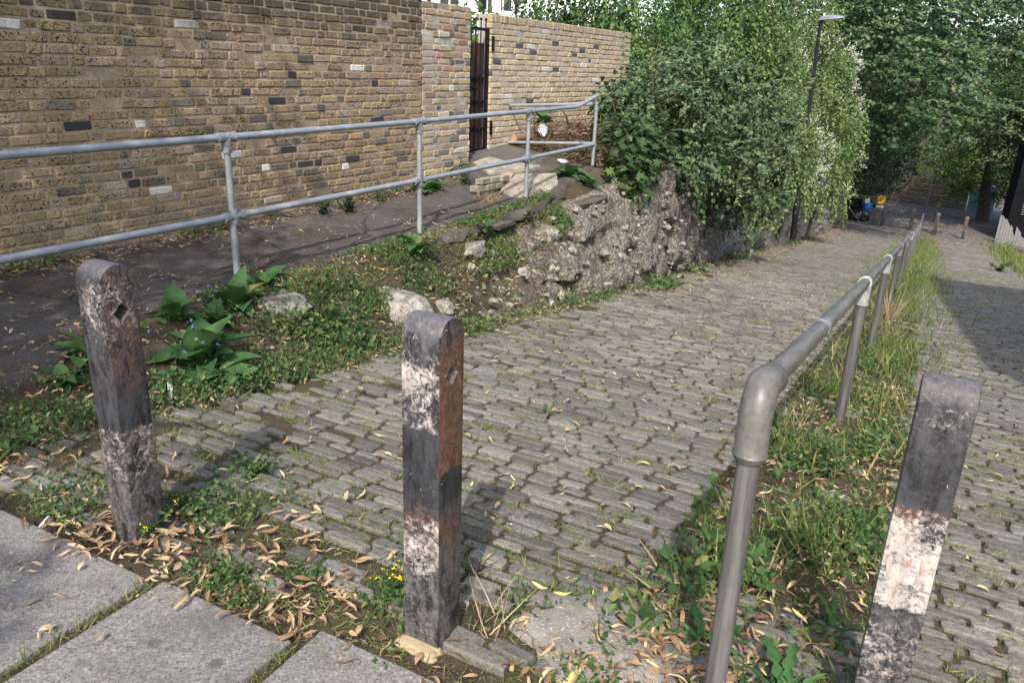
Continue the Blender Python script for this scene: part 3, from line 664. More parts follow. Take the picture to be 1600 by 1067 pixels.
mb = MB(); mb.box(gp(ga0+.38, .035, 1.3), (.16, .02, .05), RW); mb.tube([gp(ga0+.36, .06, 1.3), gp(ga0+.47, .06, 1.3)], .009, 8); mb.build('bolt', M['black'], gate)

def px_ground(x, y, dz=0.):
    d = ray(x, y); k = np.linspace(1, 70, 7000); P = C0+d*k[:, None]; g = GZ(P@U2, P@V2)+dz; i = np.argmax(P[:, 2] < g); return P[i]
# ------------------------------------------------------------------ step slabs in front of the gate
def slab(name, pxs, zs, th, mat, label, cat):
    P = [px_ground(x, y, z) for (x, y), z in zip(pxs, zs)]
    n = len(P); V = [p-np.array([0, 0, th]) for p in P]+P
    mb = MB(); c = np.mean(P, 0); mb.add([p-c for p in V], [tuple(range(n))[::-1], tuple(range(n, 2*n))]+[(i, (i+1) % n, n+(i+1) % n, n+i) for i in range(n)])
    o = mb.build(name, mat, bevel=.012, loc=tuple(c)); return tag(o, label, cat)
slab('step_slab', [(738, 253), (764, 244), (790, 251), (845, 258), (806, 270), (764, 268)], [.06]*6, .12, M['stepstone'], 'flat pale landing slab directly under the metal gate', 'step')
slab('step_slab', [(782, 296), (806, 271), (870, 270), (872, 286), (850, 305), (800, 307)], [.05, .09, .09, .06, .04, .04], .1, M['stepstone'], 'large tilted cream stone slab below the gate landing', 'step')
slab('broken_tile', [(772, 290), (784, 270), (803, 270), (792, 289)], [.06, .07, .07, .06], .05, M['terra'], 'pinkish terracotta piece wedged between the gate step slabs', 'tile')
Pq = onz(766, 278, .33)
mb = MB()
for r in range(2):
    for k in range(3): mb.box((k*.2+(.1 if r % 2 else 0)-.25, rng.normal()*.012, r*.075-.1), (.18, .1, .064), rotz(rng.normal()*.03))
tag(mb.build('brick_edging', M['stepstone'], bevel=.006, loc=tuple(Pq), rz=math.atan2(WD[1], WD[0])), 'whitish brick edging holding up the gate landing', 'brick edging')

# ------------------------------------------------------------------ rubble retaining wall below the path
def BAT(s): return np.interp(s, [5, 6, 8.3, 10, 12], [.5, .68, .66, .36, .18])
def face_z(s, t):   # the height of the rubble face, for the plants on it
    s = np.asarray(s, float); tb = TL(s)-.12; f = np.clip((tb-np.asarray(t, float))/BAT(s), 0, 1)**(1/1.3); zb = lz(s)-.1; tp = np.clip((s-4.9)/1., 0, 1); zt = zb+.06+(ZT(s)+.05-zb-.06)*tp
    return np.where((s > 5.) & (t < tb) & (t > tb-BAT(s)-.1), zb+(zt-zb)*f, -99.)
def retaining():
    S_ = np.concatenate([np.arange(5.0, 13, .05), np.arange(13, 17, .1), np.arange(17, 47.5, .35)]); K = 38; V = []
    for s in S_:
        zb = float(lz(s))-.1; zt = float(ZT(s))+.05; taper = min(1, max(0, (s-4.9)/1.)); zt = zb+.06+(zt-zb-.06)*taper
        tb = float(TL(s))-.12; bat = float(BAT(s))
        for k in range(K):
            if k < 29: f = k/28; t = tb-bat*f**1.3; z = zb+(zt-zb)*f
            else: g = (k-28)/(K-29); t = tb-bat-.42*g; z = zt+.02*math.sin(3*g)-.28*g**3
            nz = mnoise.fractal(Vector((s*1.7, z*1.9, t*1.7)), 1., 2.1, 5); n2 = mnoise.noise(Vector((s*.8, z*1.2, 4)))
            crack = abs(mnoise.noise(Vector((s*1.1, z*.7, 9.))))
            n3 = mnoise.fractal(Vector((s*6, z*6, t*6)), .8, 2.1, 4); blk = mnoise.cell(Vector((s*2.3+.4*n2, z*3.1+.3*nz, 2.))); d = (.06*nz+.06*n2+.045*n3+.10*(blk-.5)-.07*max(0, .06-crack)/.06)*min(1, .2+taper)
            V.append(W(s+.03*n3, t+d*(1-.5*max(0, k-22)/15), z+.03*n3+.03*nz*(k > 20)))
    i = np.arange(len(V)).reshape(len(S_), K); F = np.stack([i[:-1, :-1], i[:-1, 1:], i[1:, 1:], i[1:, :-1]], -1).reshape(-1, 4)[:, ::-1]
    bm = bmesh.new(); bmesh.ops.create_icosphere(bm, subdivisions=2, radius=1); bm.verts.ensure_lookup_table()
    iv = np.array([v.co[:] for v in bm.verts]); itri = np.array([[v.index for v in f.verts] for f in bm.faces]); bm.free()
    Vs, Ts = [np.array(V)], []; b = len(V); nst = 0
    for k in range(300):   # stones standing proud of the face
        s = 5.4+9*rng.random()**1.2; f = rng.random()**.8; tb = float(TL(s))-.12; t = tb-float(BAT(s))*f**1.3; z = float(face_z(s, t+1e-4))
        if z < -50: continue
        r = .012+.04*rng.random()**2.5; q = np.round(iv*1.3+rng.normal(size=3)*.3)/1.3; p = iv*.55+.45*q; p = p*(1+.16*snoise(iv, 2.2, k*1.3)[:, None])*np.array([1.3, .8+.5*rng.random(), .9])*r
        a = rng.random()*6.28; p = p @ rotz(a).T @ np.array(Matrix.Rotation(rng.normal()*.5, 3, 'X')).T
        Vs.append(p+W(s, t, z)); Ts.append(itri+b); b += len(iv); nst += len(itri)
    o = npmesh('rubble_retaining_wall', np.concatenate(Vs), [F, np.concatenate(Ts)], [M['rubble'], M['rubstone']], mi=[0]*len(F)+[1]*nst)
    o.data.polygons.foreach_set('use_smooth', np.arange(len(o.data.polygons)) < len(F))
    tag(o, 'rough crumbling rubble concrete wall holding the bank on the left of the lane', 'retaining wall')
retaining()
def rock(name, c, size, mat, label, cat, seed, flat=0., group=None):
    bm = bmesh.new(); bmesh.ops.create_icosphere(bm, subdivisions=4, radius=1)
    for v in bm.verts:
        p = v.co.copy(); q = Vector((round(p.x*1.4+.3*math.sin(seed)), round(p.y*1.4+.2), round(p.z*1.3)))/1.4
        p = p.lerp(q, .35)
        p *= 1+(.4 if name == 'plastic_bag' else .16)*mnoise.fractal(p*1.8+Vector((seed, 0, seed)), 1., 2., 5)+.1*mnoise.noise(p*1.1+Vector((0, seed, 0)))
        v.co = Vector((p.x*size[0], p.y*size[1], p.z*size[2]))
    me = bpy.data.meshes.new(name); bm.to_mesh(me); bm.free(); me.materials.append(mat)
    me.polygons.foreach_set('use_smooth', np.ones(len(me.polygons), bool))
    o = bpy.data.objects.new(name, me); COL.objects.link(o); o.location = c; o.rotation_euler = (.1*math.sin(seed), .1*math.cos(seed*2), seed)
    return tag(o, label, cat, group)
def gpt(s, t, dz=0.): return W(s, t, float(GZ(s, t))+dz)
def px_st(x, y): return ST(px_ground(x, y))
for k, (x, y, sz, mt, lb) in enumerate([
    (612, 470, (.34, .22, .15), 'rubstone', 'long pale crumbling concrete lump in the weeds behind the middle bollard'),
    (846, 362, (.24, .17, .15), 'rubstone', 'pale whitish concrete chunk on top of the bank below the third railing post'),
    (738, 385, (.2, .14, .1), 'rubstone', 'small grey stone half buried in the weedy bank'),
    (430, 470, (.27, .2, .1), 'rubstone', 'mossy low stone beside the broad leaved weeds near the first railing post'),
    (893, 428, (.07, .06, .2), 'rubstone', 'upright pale stone leaning on the foot of the rubble wall'),
    (770, 345, (.3, .2, .05), 'path', 'broken dark tarmac lump on the path edge between railing posts'),
    (912, 312, (.4, .24, .065), 'path', 'mossy dark tarmac slab jutting over the bank below the gate slab'),
    (600, 366, (.24, .12, .06), 'path', 'thin broken tarmac flake at the path edge left of the second railing post'),
    (690, 362, (.22, .12, .06), 'path', 'dark broken tarmac edge piece right of the second railing post'),
    (505, 408, (.26, .12, .06), 'path', 'lump of dark tarmac edge half hidden by weeds on the bank'),
    (255, 828, (.09, .08, .05), 'yard', 'loose dark stone at the foot of the left bollard'),
    (690, 478, (.13, .11, .1), 'rubstone', 'knobbly concrete lump at the low start of the rubble wall')]):
    p = px_ground(x, y)
    o = rock('stone' if mt != 'path' else 'tarmac_lump', tuple(p+np.array([0, 0, -sz[2]*.38])), sz, M[mt], lb, 'stone' if mt != 'path' else 'tarmac lump', k*1.7+.4)
    o.rotation_euler[2] = LR+math.pi/2*0+ (1.2 if mt == 'path' else k)

# ------------------------------------------------------------------ galvanised railing along the path
def P3(*a): return np.array(a, float)
gtop = [P3(-3.3, 3.05, 1.055), P3(-1.988, 5.421, 1.072), P3(-.921, 7.373, 1.088), P3(.098, 9.238, 1.116), P3(.70, 10.34, 1.133), P3(.735, 10.4, 1.14), P3(.78, 10.48, 1.157), P3(1.02, 10.925, 1.265)]
glow = [P3(-3.3, 3.05, .515), P3(-1.983, 5.429, .535), P3(-.923, 7.37, .557), P3(.099, 9.239, .589), P3(1.012, 10.911, .626)]
g4 = P3(1.012, 10.905, 1.151); GD = unit(gtop[3]-gtop[1]); RD = -WN
ret = g4+RD*1.38; ret[2] = 1.06
ro_ = gtop[1]*1.; ro_[2] = 0
rail = empty('galvanised_railing', tuple(ro_), 0, 'grey galvanised two rail tube railing with a bent end along the upper path', 'railing')
def gl(p): return np.array(p)-ro_
mb = MB(); mb.tube([gl(p) for p in gtop], .0242, 14); mb.build('top_rail', M['galv'], rail, True)
mb = MB(); mb.tube([gl(p) for p in glow], .0242, 14); mb.build('lower_rail', M['galv'], rail, True)
mb = MB(); mb.tube([gl(ret+P3(0, 0, -.0)), gl(g4+P3(0, 0, 0))], .0235, 12); mb.build('end_rail', M['galv'], rail, True)
rl = ret.copy(); rl[2] = .55; g4l = glow[-1]
mb = MB(); mb.tube([gl(rl), gl(g4l+P3(0, 0, .01))], .0235, 12); mb.build('end_rail', M['galv'], rail, True)
pp = [gtop[1], gtop[2], gtop[3]]
for k, p in enumerate(pp+[g4, ret, P3(-3.06, 3.48, 1.055)]):
    z0 = [.0, .0, .03, .2, .25, 0][k]-.12
    mb = MB(); mb.tube([gl((p[0], p[1], z0)), gl((p[0], p[1], p[2]-.0))], .0242, 12); mb.build('post', M['galv'], rail, True)
def fitting(c, d, low):
    mb = MB()
    if low: # crossover with a sleeve each side
        mb.tube([gl(c)-d*.085, gl(c)+d*.085], .033, 14); mb.tube([gl(c)+P3(0, 0, -.055), gl(c)+P3(0, 0, .055)], .034, 14)
        for s_ in (-1, 1):
            mb.tube([gl(c)+d*s_*.072, gl(c)+d*s_*.086], .0365, 14)
    else:
        mb.tube([gl(c)-d*.075, gl(c)+d*.075], .0335, 14); mb.tube([gl(c)+P3(0, 0, -.1), gl(c)], .033, 14); mb.tube([gl(c)+P3(0, 0, -.102), gl(c)+P3(0, 0, -.088)], .0365, 14)
        for s_ in (-1, 1): mb.tube([gl(c)+d*s_*.064, gl(c)+d*s_*.078], .037, 14)
    o = mb.build('fitting', M['galv_fit'], rail, True)
    for q in [gl(c)+d*.058, gl(c)-d*.058]+([] if low else [gl(c)+P3(0, 0, -.065)]):
        mb = MB(); mb.tube([q+WN*.02+P3(0, 0, -.005), q+WN*.04+P3(0, 0, -.007)], .0095, 8); mb.build('set_screw', M['dark_collar'], o, True)
for k in (1, 2, 3): fitting(gtop[k], GD, False); fitting(glow[k], GD, True)
mb = MB(); mb.tube([gl(g4)-RD*(-.05), gl(g4)-RD*.035], .032, 14); mb.tube([gl(g4)+P3(0, 0, -.08), gl(g4)], .032, 14); mb.build('fitting', M['galv_fit'], rail, True); mb = MB(); mb.tube([gl(g4l)+P3(0, 0, -.04), gl(g4l)+P3(0, 0, .04)], .033, 14); mb.build('fitting', M['galv_fit'], rail, True); mb = MB()
mb.tube([gl(ret)+P3(0, 0, -.06), gl(ret)], .031, 12); mb.tube([gl(ret)-RD*.06, gl(ret)], .031, 12); mb.sphere(gl(ret), .033, 12); mb.build('fitting', M['galv_fit'], rail, True); mb = MB(); mb.tube([gl(rl)+P3(0, 0, -.04), gl(rl)+P3(0, 0, .04)], .031, 12)
mb.build('fitting', M['galv_fit'], rail, True)
mb = MB(); e1 = gl(g4)-RD*.036; mb.tube([e1+RD*.004, e1-RD*.003], .021, 12); mb.build('open_end', M['black'], rail, True)

# ------------------------------------------------------------------ handrail down the middle of the lane
HS = [1.70, 5.04, 7.96, 11.5, 15.6, 19.6, 23.4, 27.1, 30.8, 34.5, 38.0, 41.3]; HT = -.262
hz = lambda s: float(np.interp(s, [1.70, 5.04, 7.96], [.93, .445, .03])) if s < 7.96 else float(lz(s))+.92
ho = W(HS[0], HT, 0)
hand = empty('handrail', tuple(ho), 0, 'long brown grey tube handrail with a grey elbow down the middle of the lane', 'handrail')
def hp(s, z, t=HT): return W(s, t, z)-ho
mb = MB(); pts = [hp(1.80, hz(1.70)-.012)]+[hp(s, hz(s)) for s in np.concatenate([[2.2], HS[1:]])]
mb.tube(pts, .0295, 16); mb.build('rail', M['rail'], hand, True)
for k, s in enumerate(HS):
    mb = MB(); top = hz(s)-(.1 if k == 0 else 0); mb.tube([hp(s, float(lz(s))-.15), hp(s, top)], .027 if k == 0 else .033, 16); mb.build('post', M['railpost'], hand, True)
el = []
for a in np.linspace(0, 1, 9):
    q = a*math.radians(82); el.append(hp(1.70+.062*(1-math.cos(q)), hz(1.70)-.062+.062*math.sin(q)))
sl_ = (hz(5.04)-hz(1.7))/3.34
mb = MB(); mb.tube([hp(1.70, hz(1.7)-.17), hp(1.70, hz(1.7)-.155)]+[hp(1.70, hz(1.7)-.15)]+el+[hp(1.86, hz(1.7)+sl_*.16), hp(1.875, hz(1.7)+sl_*.175)], [.035, .042]+[.0385]*(len(el)+1)+[.0385, .032], 18)
mb.build('elbow', M['elbow'], hand, True)
for k, s in enumerate(HS[1:], 1):
    d = unit(hp(s+.5, hz(min(s+.5, 41.4)))-hp(s-.5, hz(s-.5))); c = hp(s, hz(s)); mb = MB()
    mb.tube([c-d*.05, c+d*.05], .0365, 16); mb.tube([c+P3(0, 0, -.14), c], .0385, 16); mb.tube([c-d*.056, c-d*.044], .039, 16)
    mb.build('collar', M['collar'] if k in (1, 2, 5) else M['dark_collar'], hand, True)
for s in (2.85, 9.6, 13.4):
    d = unit(hp(s+.3, hz(s+.3))-hp(s-.3, hz(s-.3))); c = hp(s, hz(s)); mb = MB(); mb.tube([c-d*.035, c+d*.035], .0312, 16); mb.build('sleeve', M['dark_collar'] if s > 3 else M['galv_fit'], hand, True)

# ------------------------------------------------------------------ bollards
def bollard_mesh(h=.98, w_=.12, d=.12, hole=True):
    """profile lies in y-z, extruded along x; square socket through the x faces"""
    r = d/2; n = 14
    prof = [(-r, 0), (-r+.0, 0)] ; prof = [(-r, -.15), (r, -.15), (r, h-r)]+[(r*math.cos(a), h-r+r*math.sin(a)) for a in np.linspace(0, math.pi, n)[1:-1]]+[(-r, h-r)]
    bm = bmesh.new(); k = len(prof)
    A = [bm.verts.new((-w_/2, y, z)) for y, z in prof]; B = [bm.verts.new((w_/2, y, z)) for y, z in prof]
    bm.faces.new(A); bm.faces.new(B[::-1])
    for i in range(k): bm.faces.new((A[i], B[i], B[(i+1) % k], A[(i+1) % k])[::-1])
    bmesh.ops.recalc_face_normals(bm, faces=bm.faces)
    ed = [e for e in bm.edges if abs(e.verts[0].co.x-e.verts[1].co.x) < 1e-5 or (abs(e.verts[0].co.z-e.verts[1].co.z) < 1e-5 and abs(e.verts[0].co.y) > r-.001 and e.verts[0].co.z < h-r-.01)]
    bmesh.ops.bevel(bm, geom=ed, offset=.006, segments=2, affect='EDGES', profile=.6)
    me = bpy.data.meshes.new('bollard'); bm.to_mesh(me); bm.free()
    if hole:
        o = bpy.data.objects.new('tmp', me); COL.objects.link(o)
        cm = MB(); q = .030; zc = h-.155
        cm.add([(x, y, z) for x in (-w_, w_) for y, z in ((0, zc-q), (q, zc), (0, zc+q), (-q, zc))], [(0, 1, 2, 3), (7, 6, 5, 4), (0, 4, 5, 1), (1, 5, 6, 2), (2, 6, 7, 3), (3, 7, 4, 0)])
        c = cm.build('cut', M['black']); me.materials.append(M['black']); bb_ = bmesh.new(); bb_.from_mesh(c.data); bmesh.ops.recalc_face_normals(bb_, faces=bb_.faces); bb_.to_mesh(c.data); bb_.free(); b3 = bmesh.new(); b3.from_mesh(me); bmesh.ops.recalc_face_normals(b3, faces=b3.faces); b3.to_mesh(me); b3.free()
        bo = o.modifiers.new('b', 'BOOLEAN'); bo.object = c; bo.operation = 'DIFFERENCE'; bo.solver = 'EXACT'
        bpy.context.view_layer.update(); dg = bpy.context.evaluated_depsgraph_get()
        me2 = bpy.data.meshes.new_from_object(o.evaluated_get(dg)); bpy.data.objects.remove(o); bpy.data.objects.remove(c); me = me2
        me.materials.clear()
    me.polygons.foreach_set('use_smooth', np.ones(len(me.polygons), bool)); me.set_sharp_from_angle(angle=math.radians(35))
    return me
def bollard(s, t, mat, label, seed, h=.98, lean=(0, 0), grp='old metal bollards at the top of the lane', z=None, hole=True, w_=.12):
    me = bollard_mesh(h, w_, w_, hole); me.materials.append(mat)
    o = bpy.data.objects.new('bollard', me); COL.objects.link(o); o.location = tuple(W(s, t, float(lz(s)) if z is None else z)); o.rotation_euler = (lean[0], lean[1], LR)
    return tag(o, label, 'bollard', grp)
# stops: z, white, rust, greyness of the bare paint
mA = m_bollard('paint_of_shaded_bollard', [(0, .15, .1, .7), (.1, .24, .16, .7), (.34, .33, .22, .7), (.42, .34, .3, .5), (.435, .08, .1, .1), (.6, .15, .16, .15), (.74, .27, .2, .3), (.9, .33, .18, .5), (.97, .15, .1, .4)], 1.3, (0, .09))
mB = m_bollard('paint_of_middle_bollard', [(0, .0, .08, .75), (.2, .24, .14, .75), (.30, .36, .24, .7), (.39, .35, .32, .4), (.455, .16, .2, .2), (.46, .05, .0, .0), (.66, .06, .05, .05), (.69, .31, .2, .2), (.85, .37, .22, .3), (.93, .2, .1, .5)], 4.1, (0, .42), .12)
mC = m_bollard('paint_of_right_bollard', [(0, .3, .1, .9), (.30, .33, .12, .9), (.385, .24, .05, .6), (.40, .44, .2, .5), (.58, .45, .28, .4), (.67, .36, .36, .2), (.695, .13, .06, .05), (.8, .16, .05, .05), (.9, .27, .06, .3)], 7.7, (0, .05), .3)
bollard(1.49, -2.235, mA, 'dark flaking bollard left of the middle one, with a small diamond hole facing right', 1)
bollard(1.60, -1.075, mB, 'rusty flaking bollard with an orange rust side, standing in a sand patch in the middle', 2, .99)
bollard(1.97, .117, mC, 'black bollard with a broad band of peeling white paint, right of the handrail elbow', 3, 1.0)
mF = m_bollard('paint_of_far_bollard', [(0, .0, .1, .2), (.3, .05, .2, .2), (.35, .25, .1, .3), (.5, .2, .2, .3), (.55, .0, .25, .2), (.9, .15, .2, .3)], 9.2)
mR = m_bollard('paint_of_red_topped_bollard', [(0, .05, .1, .2), (.3, .1, .1, .2), (.4, .35, .1, .3), (.62, .2, .3, .3), (.65, -.1, .4, .0), (.95, .0, .35, .3)], 3.2)
for k, (s, t, lb) in enumerate([(42.6, -2.0, 'far dark bollard nearest the blue bin at the foot of the lane'), (42.0, -.71, 'far rusty bollard just left of the end of the handrail'), (41.4, .35, 'far bollard with a pale base just right of the end of the handrail'), (41.15, 1.52, 'far bollard with a reddish top nearest the grey paling fence')]):
    bollard(s, t, mR if k == 3 else mF, lb, 10+k, 1.05, (.02*k-.03, .02), 'bollards across the foot of the lane', w_=.15)

# ------------------------------------------------------------------ street lamp
lb_ = W(26.3, -3.74, float(lz(26.3)))
d = ray(1283, 34); nb = np.hypot(*(lb_[:2])); zt = H_+d[2]*nb/np.hypot(d[0], d[1]); LH = zt-lb_[2]
lamp = empty('street_lamp', tuple(lb_), LR, 'slim black street lamp post with a flat grey head in front of the vine', 'street lamp')
lamp.rotation_euler = (0, -.027, LR)
mb = MB(); mb.tube([(0, 0, -.2), (0, 0, 1.35), (0, 0, 1.42), (0, 0, LH)], [.1, .1, .062, .05], 16); mb.build('pole', M['black'], lamp, True)
mb = MB(); mb.box((0, -.1, .75), (.1, .012, .5)); mb.build('access_door', M['black'], lamp, bevel=.004)
mb = MB(); mb.tube([(0, 0, LH-.12), (.0, 0, LH-.03), (.06, 0, LH+.05), (.2, 0, LH+.1)], .042, 12); mb.build('bracket', M['black'], lamp, True)
mb = MB(); V = []
for i, (x, hw, zt_, zb_) in enumerate([(-.08, .04, .06, .04), (0, .1, .13, .03), (.15, .14, .17, .035), (.35, .16, .175, .05), (.55, .13, .15, .07), (.66, .06, .115, .085)]):
    V += [(x, -hw, zb_+LH), (x, hw, zb_+LH), (x, hw*.9, (zb_+zt_)/2+.02+LH), (x, hw*.45, zt_+LH), (x, -hw*.45, zt_+LH), (x, -hw*.9, (zb_+zt_)/2+.02+LH)]
F = [(i*6+j, i*6+(j+1) % 6, i*6+6+(j+1) % 6, i*6+6+j) for i in range(5) for j in range(6)]+[(5, 4, 3, 2, 1, 0), (30, 31, 32, 33, 34, 35)]
mb.add(V, F); hd = mb.build('lamp_head', M['lampgrey'], lamp, True, .006)
mb = MB(); mb.box((.38, 0, LH+.045), (.36, .18, .012), None); mb.build('lens', M['lens'], hd, bevel=.003)
mb = MB(); mb.tube([(.08, 0, LH+.15), (.08, 0, LH+.23)], .035, 10); mb.build('sensor', M['lens'], hd, True)

# ------------------------------------------------------------------ foot of the lane: fence, shed boards, pales, bin
fz = -5.3
def fpanel(p0, p1, label):
    p0, p1 = np.array(p0), np.array(p1); dd = unit(p1-p0); ln = np.linalg.norm(p1-p0); rz = math.atan2(dd[1], dd[0])
    t = empty('fence_panel', tuple(p0), rz, label, 'fence panel', 'wooden fence panels behind the yard')
    mb = MB()
    for k in range(11): mb.box((ln/2, .03*(k % 2), .1+k*.135), (ln-.1, .016, .128), np.array(Matrix.Rotation(.3, 3, 'X')))
    mb.build('board_panel', M['fence'], t)
    mb = MB(); nseg = 14
    arch = lambda x: 1.58+.32*math.sin(math.pi*(x/ln))**.8
    pts = [(x, 0, arch(x)) for x in np.linspace(.05, ln-.05, nseg)]; mb.tube(pts, .028, 6); mb.tube([(.05, 0, 1.56), (ln-.05, 0, 1.56)], .03, 6)
    mb.build('frame', M['fence'], t)
    mb = MB()
    for k in range(-6, 24):
        for sg in (1, -1):
            x0 = k*.12; P = []
            for q in np.linspace(0, .36, 7):
                x = x0+q if sg > 0 else x0+.36-q; z = 1.57+q
                if .05 < x < ln-.05 and z < arch(x): P.append((x, .008*sg, z))
            if len(P) > 1: mb.tube(P, .009, 4)
    mb.build('trellis', M['fence'], t)
    mb = MB(); mb.box((ln, .0, .92), (.1, .1, 1.95)); mb.build('post', M['fence'], t, bevel=.006)
fpanel(W(52.35, -2.18, fz), W(51.85, -.30, fz), 'wooden fence panel with trellis arch left of the middle fence post')
fpanel(W(51.85, -.28, fz), W(51.35, 1.66, fz), 'wooden fence panel with ivy trailing over its trellis, beside the blue boards')
fpanel(W(52.85, -4.08, fz), W(52.37, -2.22, fz), 'wooden fence panel mostly hidden by dark leaves at the left end')
mb = MB(); a0 = W(51.3, 1.78, fz)
for k in range(11): mb.box((.06+k*.118, .006*(k % 2), .75), (.108, .022, 1.5+.02*rng.normal()))
tag(mb.build('board_gate', M['bluewood'], loc=tuple(a0), rz=LR-.26), 'faded blue vertical board gate right of the fence panels', 'gate')
pl = empty('paling_fence', tuple(W(41.15, 2.86, float(lz(41.15)))), LR-.22, 'grey broken paling fence with jagged tops at the right edge of the lane', 'fence')
for k, hh in enumerate([1.22, 1.16, .98, .9, .68, .86, .72, .5, .42]):
    mb = MB(); x = .12+k*.118; w2 = .054; hh2 = hh-(.14 if k not in (4,) else .3)
    mb.add([(x-w2, -.012, -.15), (x+w2, -.012, -.15), (x+w2, .012, -.15), (x-w2, .012, -.15), (x-w2, -.012, hh), (x+w2, -.012, hh2), (x+w2, .012, hh2), (x-w2, .012, hh)], [(3, 2, 1, 0), (4, 5, 6, 7), (0, 1, 5, 4), (1, 2, 6, 5), (2, 3, 7, 6), (3, 0, 4, 7)])
    mb.build('pale', M['pale'], pl, bevel=.003)
mb = MB(); mb.box((0, -.02, .55), (.1, .1, 1.42)); mb.build('post', M['pale'], pl, bevel=.008)
mb = MB(); mb.box((.5, .03, .3), (1.0, .04, .09)); mb.build('rail', M['pale'], pl)
# dark clad building at the right edge
db = empty('dark_outbuilding', tuple(W(46.0, 3.2, 0)), LR, 'tall black clad outbuilding with a slatted trellis at the right edge', 'building')
zb_ = -5.6
mb = MB(); mb.box((2.6, -2.0, (zb_+1.9)/2), (5.2, 4.2, 1.9-zb_)); mb.build('wall', M['darkclad'], db)
mb = MB(); mb.box((2.6, -2.0, 1.98), (5.5, 4.5, .16)); mb.build('roof', M['darkclad'], db)
mb = MB()
for k in range(52): mb.box((.72, .13, -3.3+k*.096), (1.5, .02, .05), np.array(Matrix.Rotation(.35, 3, 'X')))
mb.build('slat_screen', M['trellis'], db); mb = MB()
for k in range(52): mb.box((1.5, -4.14, -3.9+k*.1), (2.2, .02, .055), np.array(Matrix.Rotation(-.35, 3, 'X')))
mb.build('slat_screen', M['trellis'], db)
mb = MB()
for k in range(18): mb.box((-.012, -4.05+k*.24, -4.4), (.03, .22, 2.3))
mb.build('cladding', M['darkclad'], db)
# bin, bags, sign
b0 = W(44.6, -2.95, -5.28)
bn = empty('bin', tuple(b0), 0, 'bright blue plastic bin beside the low wall at the foot of the lane', 'bin')
mb = MB(); mb.tube([(0, 0, 0), (0, 0, .04), (0, 0, .76), (0, 0, .8)], [.2, .22, .28, .3], 20); mb.build('tub', M['bin_blue'], bn, True)
mb = MB(); mb.tube([(0, 0, .77), (0, 0, .83)], .315, 20); mb.build('rim', M['bin_blue'], bn, True)
tag(rock('rubbish_bag', tuple(b0+P3(-.06, .0, .93)), (.17, .15, .2), M['plastic_white'], 'white bag sticking out of the top of the blue bin', 'bag', 3.3), None)
for k, (x, y, sz, lb) in enumerate([(-.75, -.62, (.36, .34, .3), 'black plastic rubbish bag lying left of the blue bin'), (-.28, -.55, (.3, .3, .33), 'shiny black rubbish bag leaning on the front of the blue bin'), (-.42, -.85, (.2, .16, .13), 'small black rubbish bag lying in front of the larger bags')]):
    rock('rubbish_bag', tuple(b0+P3(x, y, sz[2]*.8)), sz, M['bag_black'], lb, 'bag', 5.1+k, group='black bags by the blue bin')
sg = empty('warning_sign', tuple(W(49.0, -2.55, -5.25)), LR+.15, 'small yellow sign with a red band and white foot standing by the dark hedge', 'sign')
mb = MB(); mb.box((0, 0, .42), (.42, .02, .44)); mb.build('yellow_panel', M['yellow'], sg)
mb = MB(); mb.box((0, -.0005, .145), (.42, .021, .1)); mb.build('red_panel', M['redband'], sg)
mb = MB(); mb.box((0, 0, .045), (.42, .02, .096)); mb.build('white_panel', M['wband'], sg)
mb = MB(); mb.tube([(-.07, -.014, .5), (-.02, -.014, .46), (.03, -.014, .5), (.1, -.014, .45)], .022, 6); mb.tube([(-.1, -.014, .39), (0, -.014, .37), (.02, -.014, .33)], .02, 6); mb.tube([(-.14, -.013, .28), (.14, -.013, .28)], .012, 6)
mb.build('black_mark', M['black'], sg)

# ------------------------------------------------------------------ white house behind the wall, house right of the lane
A = dep(640, 60, 27.); B = dep(900, 60, 31.); A[2] = B[2] = 0; hd_ = unit(B-A)
wh = empty('white_house', tuple(A), math.atan2(hd_[1], hd_[0]), 'tall white rendered house with sash windows and black drainpipes behind the brick walls', 'house')
def hx(px): # along the front from a pixel column
    p = onplane(px, 5, A, np.array([hd_[1], -hd_[0], 0])); return (p-A)@hd_
def hzz(px, py): return onplane(px, py, A, np.array([hd_[1], -hd_[0], 0]))[2]
Lh = 9.5
ww = [(hx(765), 1.0), (hx(790), 1.0), (hx(706), 1.0)]
holes = sorted((x-w2/2, x+w2/2) for x, w2 in ww)
wz0 = hzz(765, 20)
mb = MB(); xs = [-4]+[q for h in holes for q in h]+[Lh]
for i in range(0, len(xs), 2): mb.box(((xs[i]+xs[i+1])/2, .2, 4.6), (xs[i+1]-xs[i], .4, 11.2))
for a, b in holes:
    mb.box(((a+b)/2, .2, (wz0-1)/2-.0), (b-a, .4, wz0+1)); mb.box(((a+b)/2, .2, (wz0+2.1+10.2)/2), (b-a, .4, 10.2-wz0-2.1))
mb.box(((Lh-4)/2, 4.2, 4.6), (Lh+4, 7.6, 11.2)); mb.build('wall', M['white'], wh)
for a, b in holes:
    c = (a+b)/2; f = MB()
    for x in (a+.05, b-.05): f.box((x, .16, wz0+1.05), (.1, .08, 2.1))
    for z in (wz0+.05, wz0+1.05, wz0+2.05): f.box((c, .16, z), (b-a-.2, .07, .1))
    f.box((c, .165, wz0+1.05), (.035, .05, 1.95)); fo = f.build('window', M['wframe'], wh)
    g = MB(); g.box((c, .2, wz0+1.05), (b-a-.02, .01, 2.08)); g.build('pane', M['glass'], fo)
    g = MB(); g.box((c, -.05, wz0-.05), (b-a+.2, .22, .09)); g.build('sill', M['wframe'], fo)
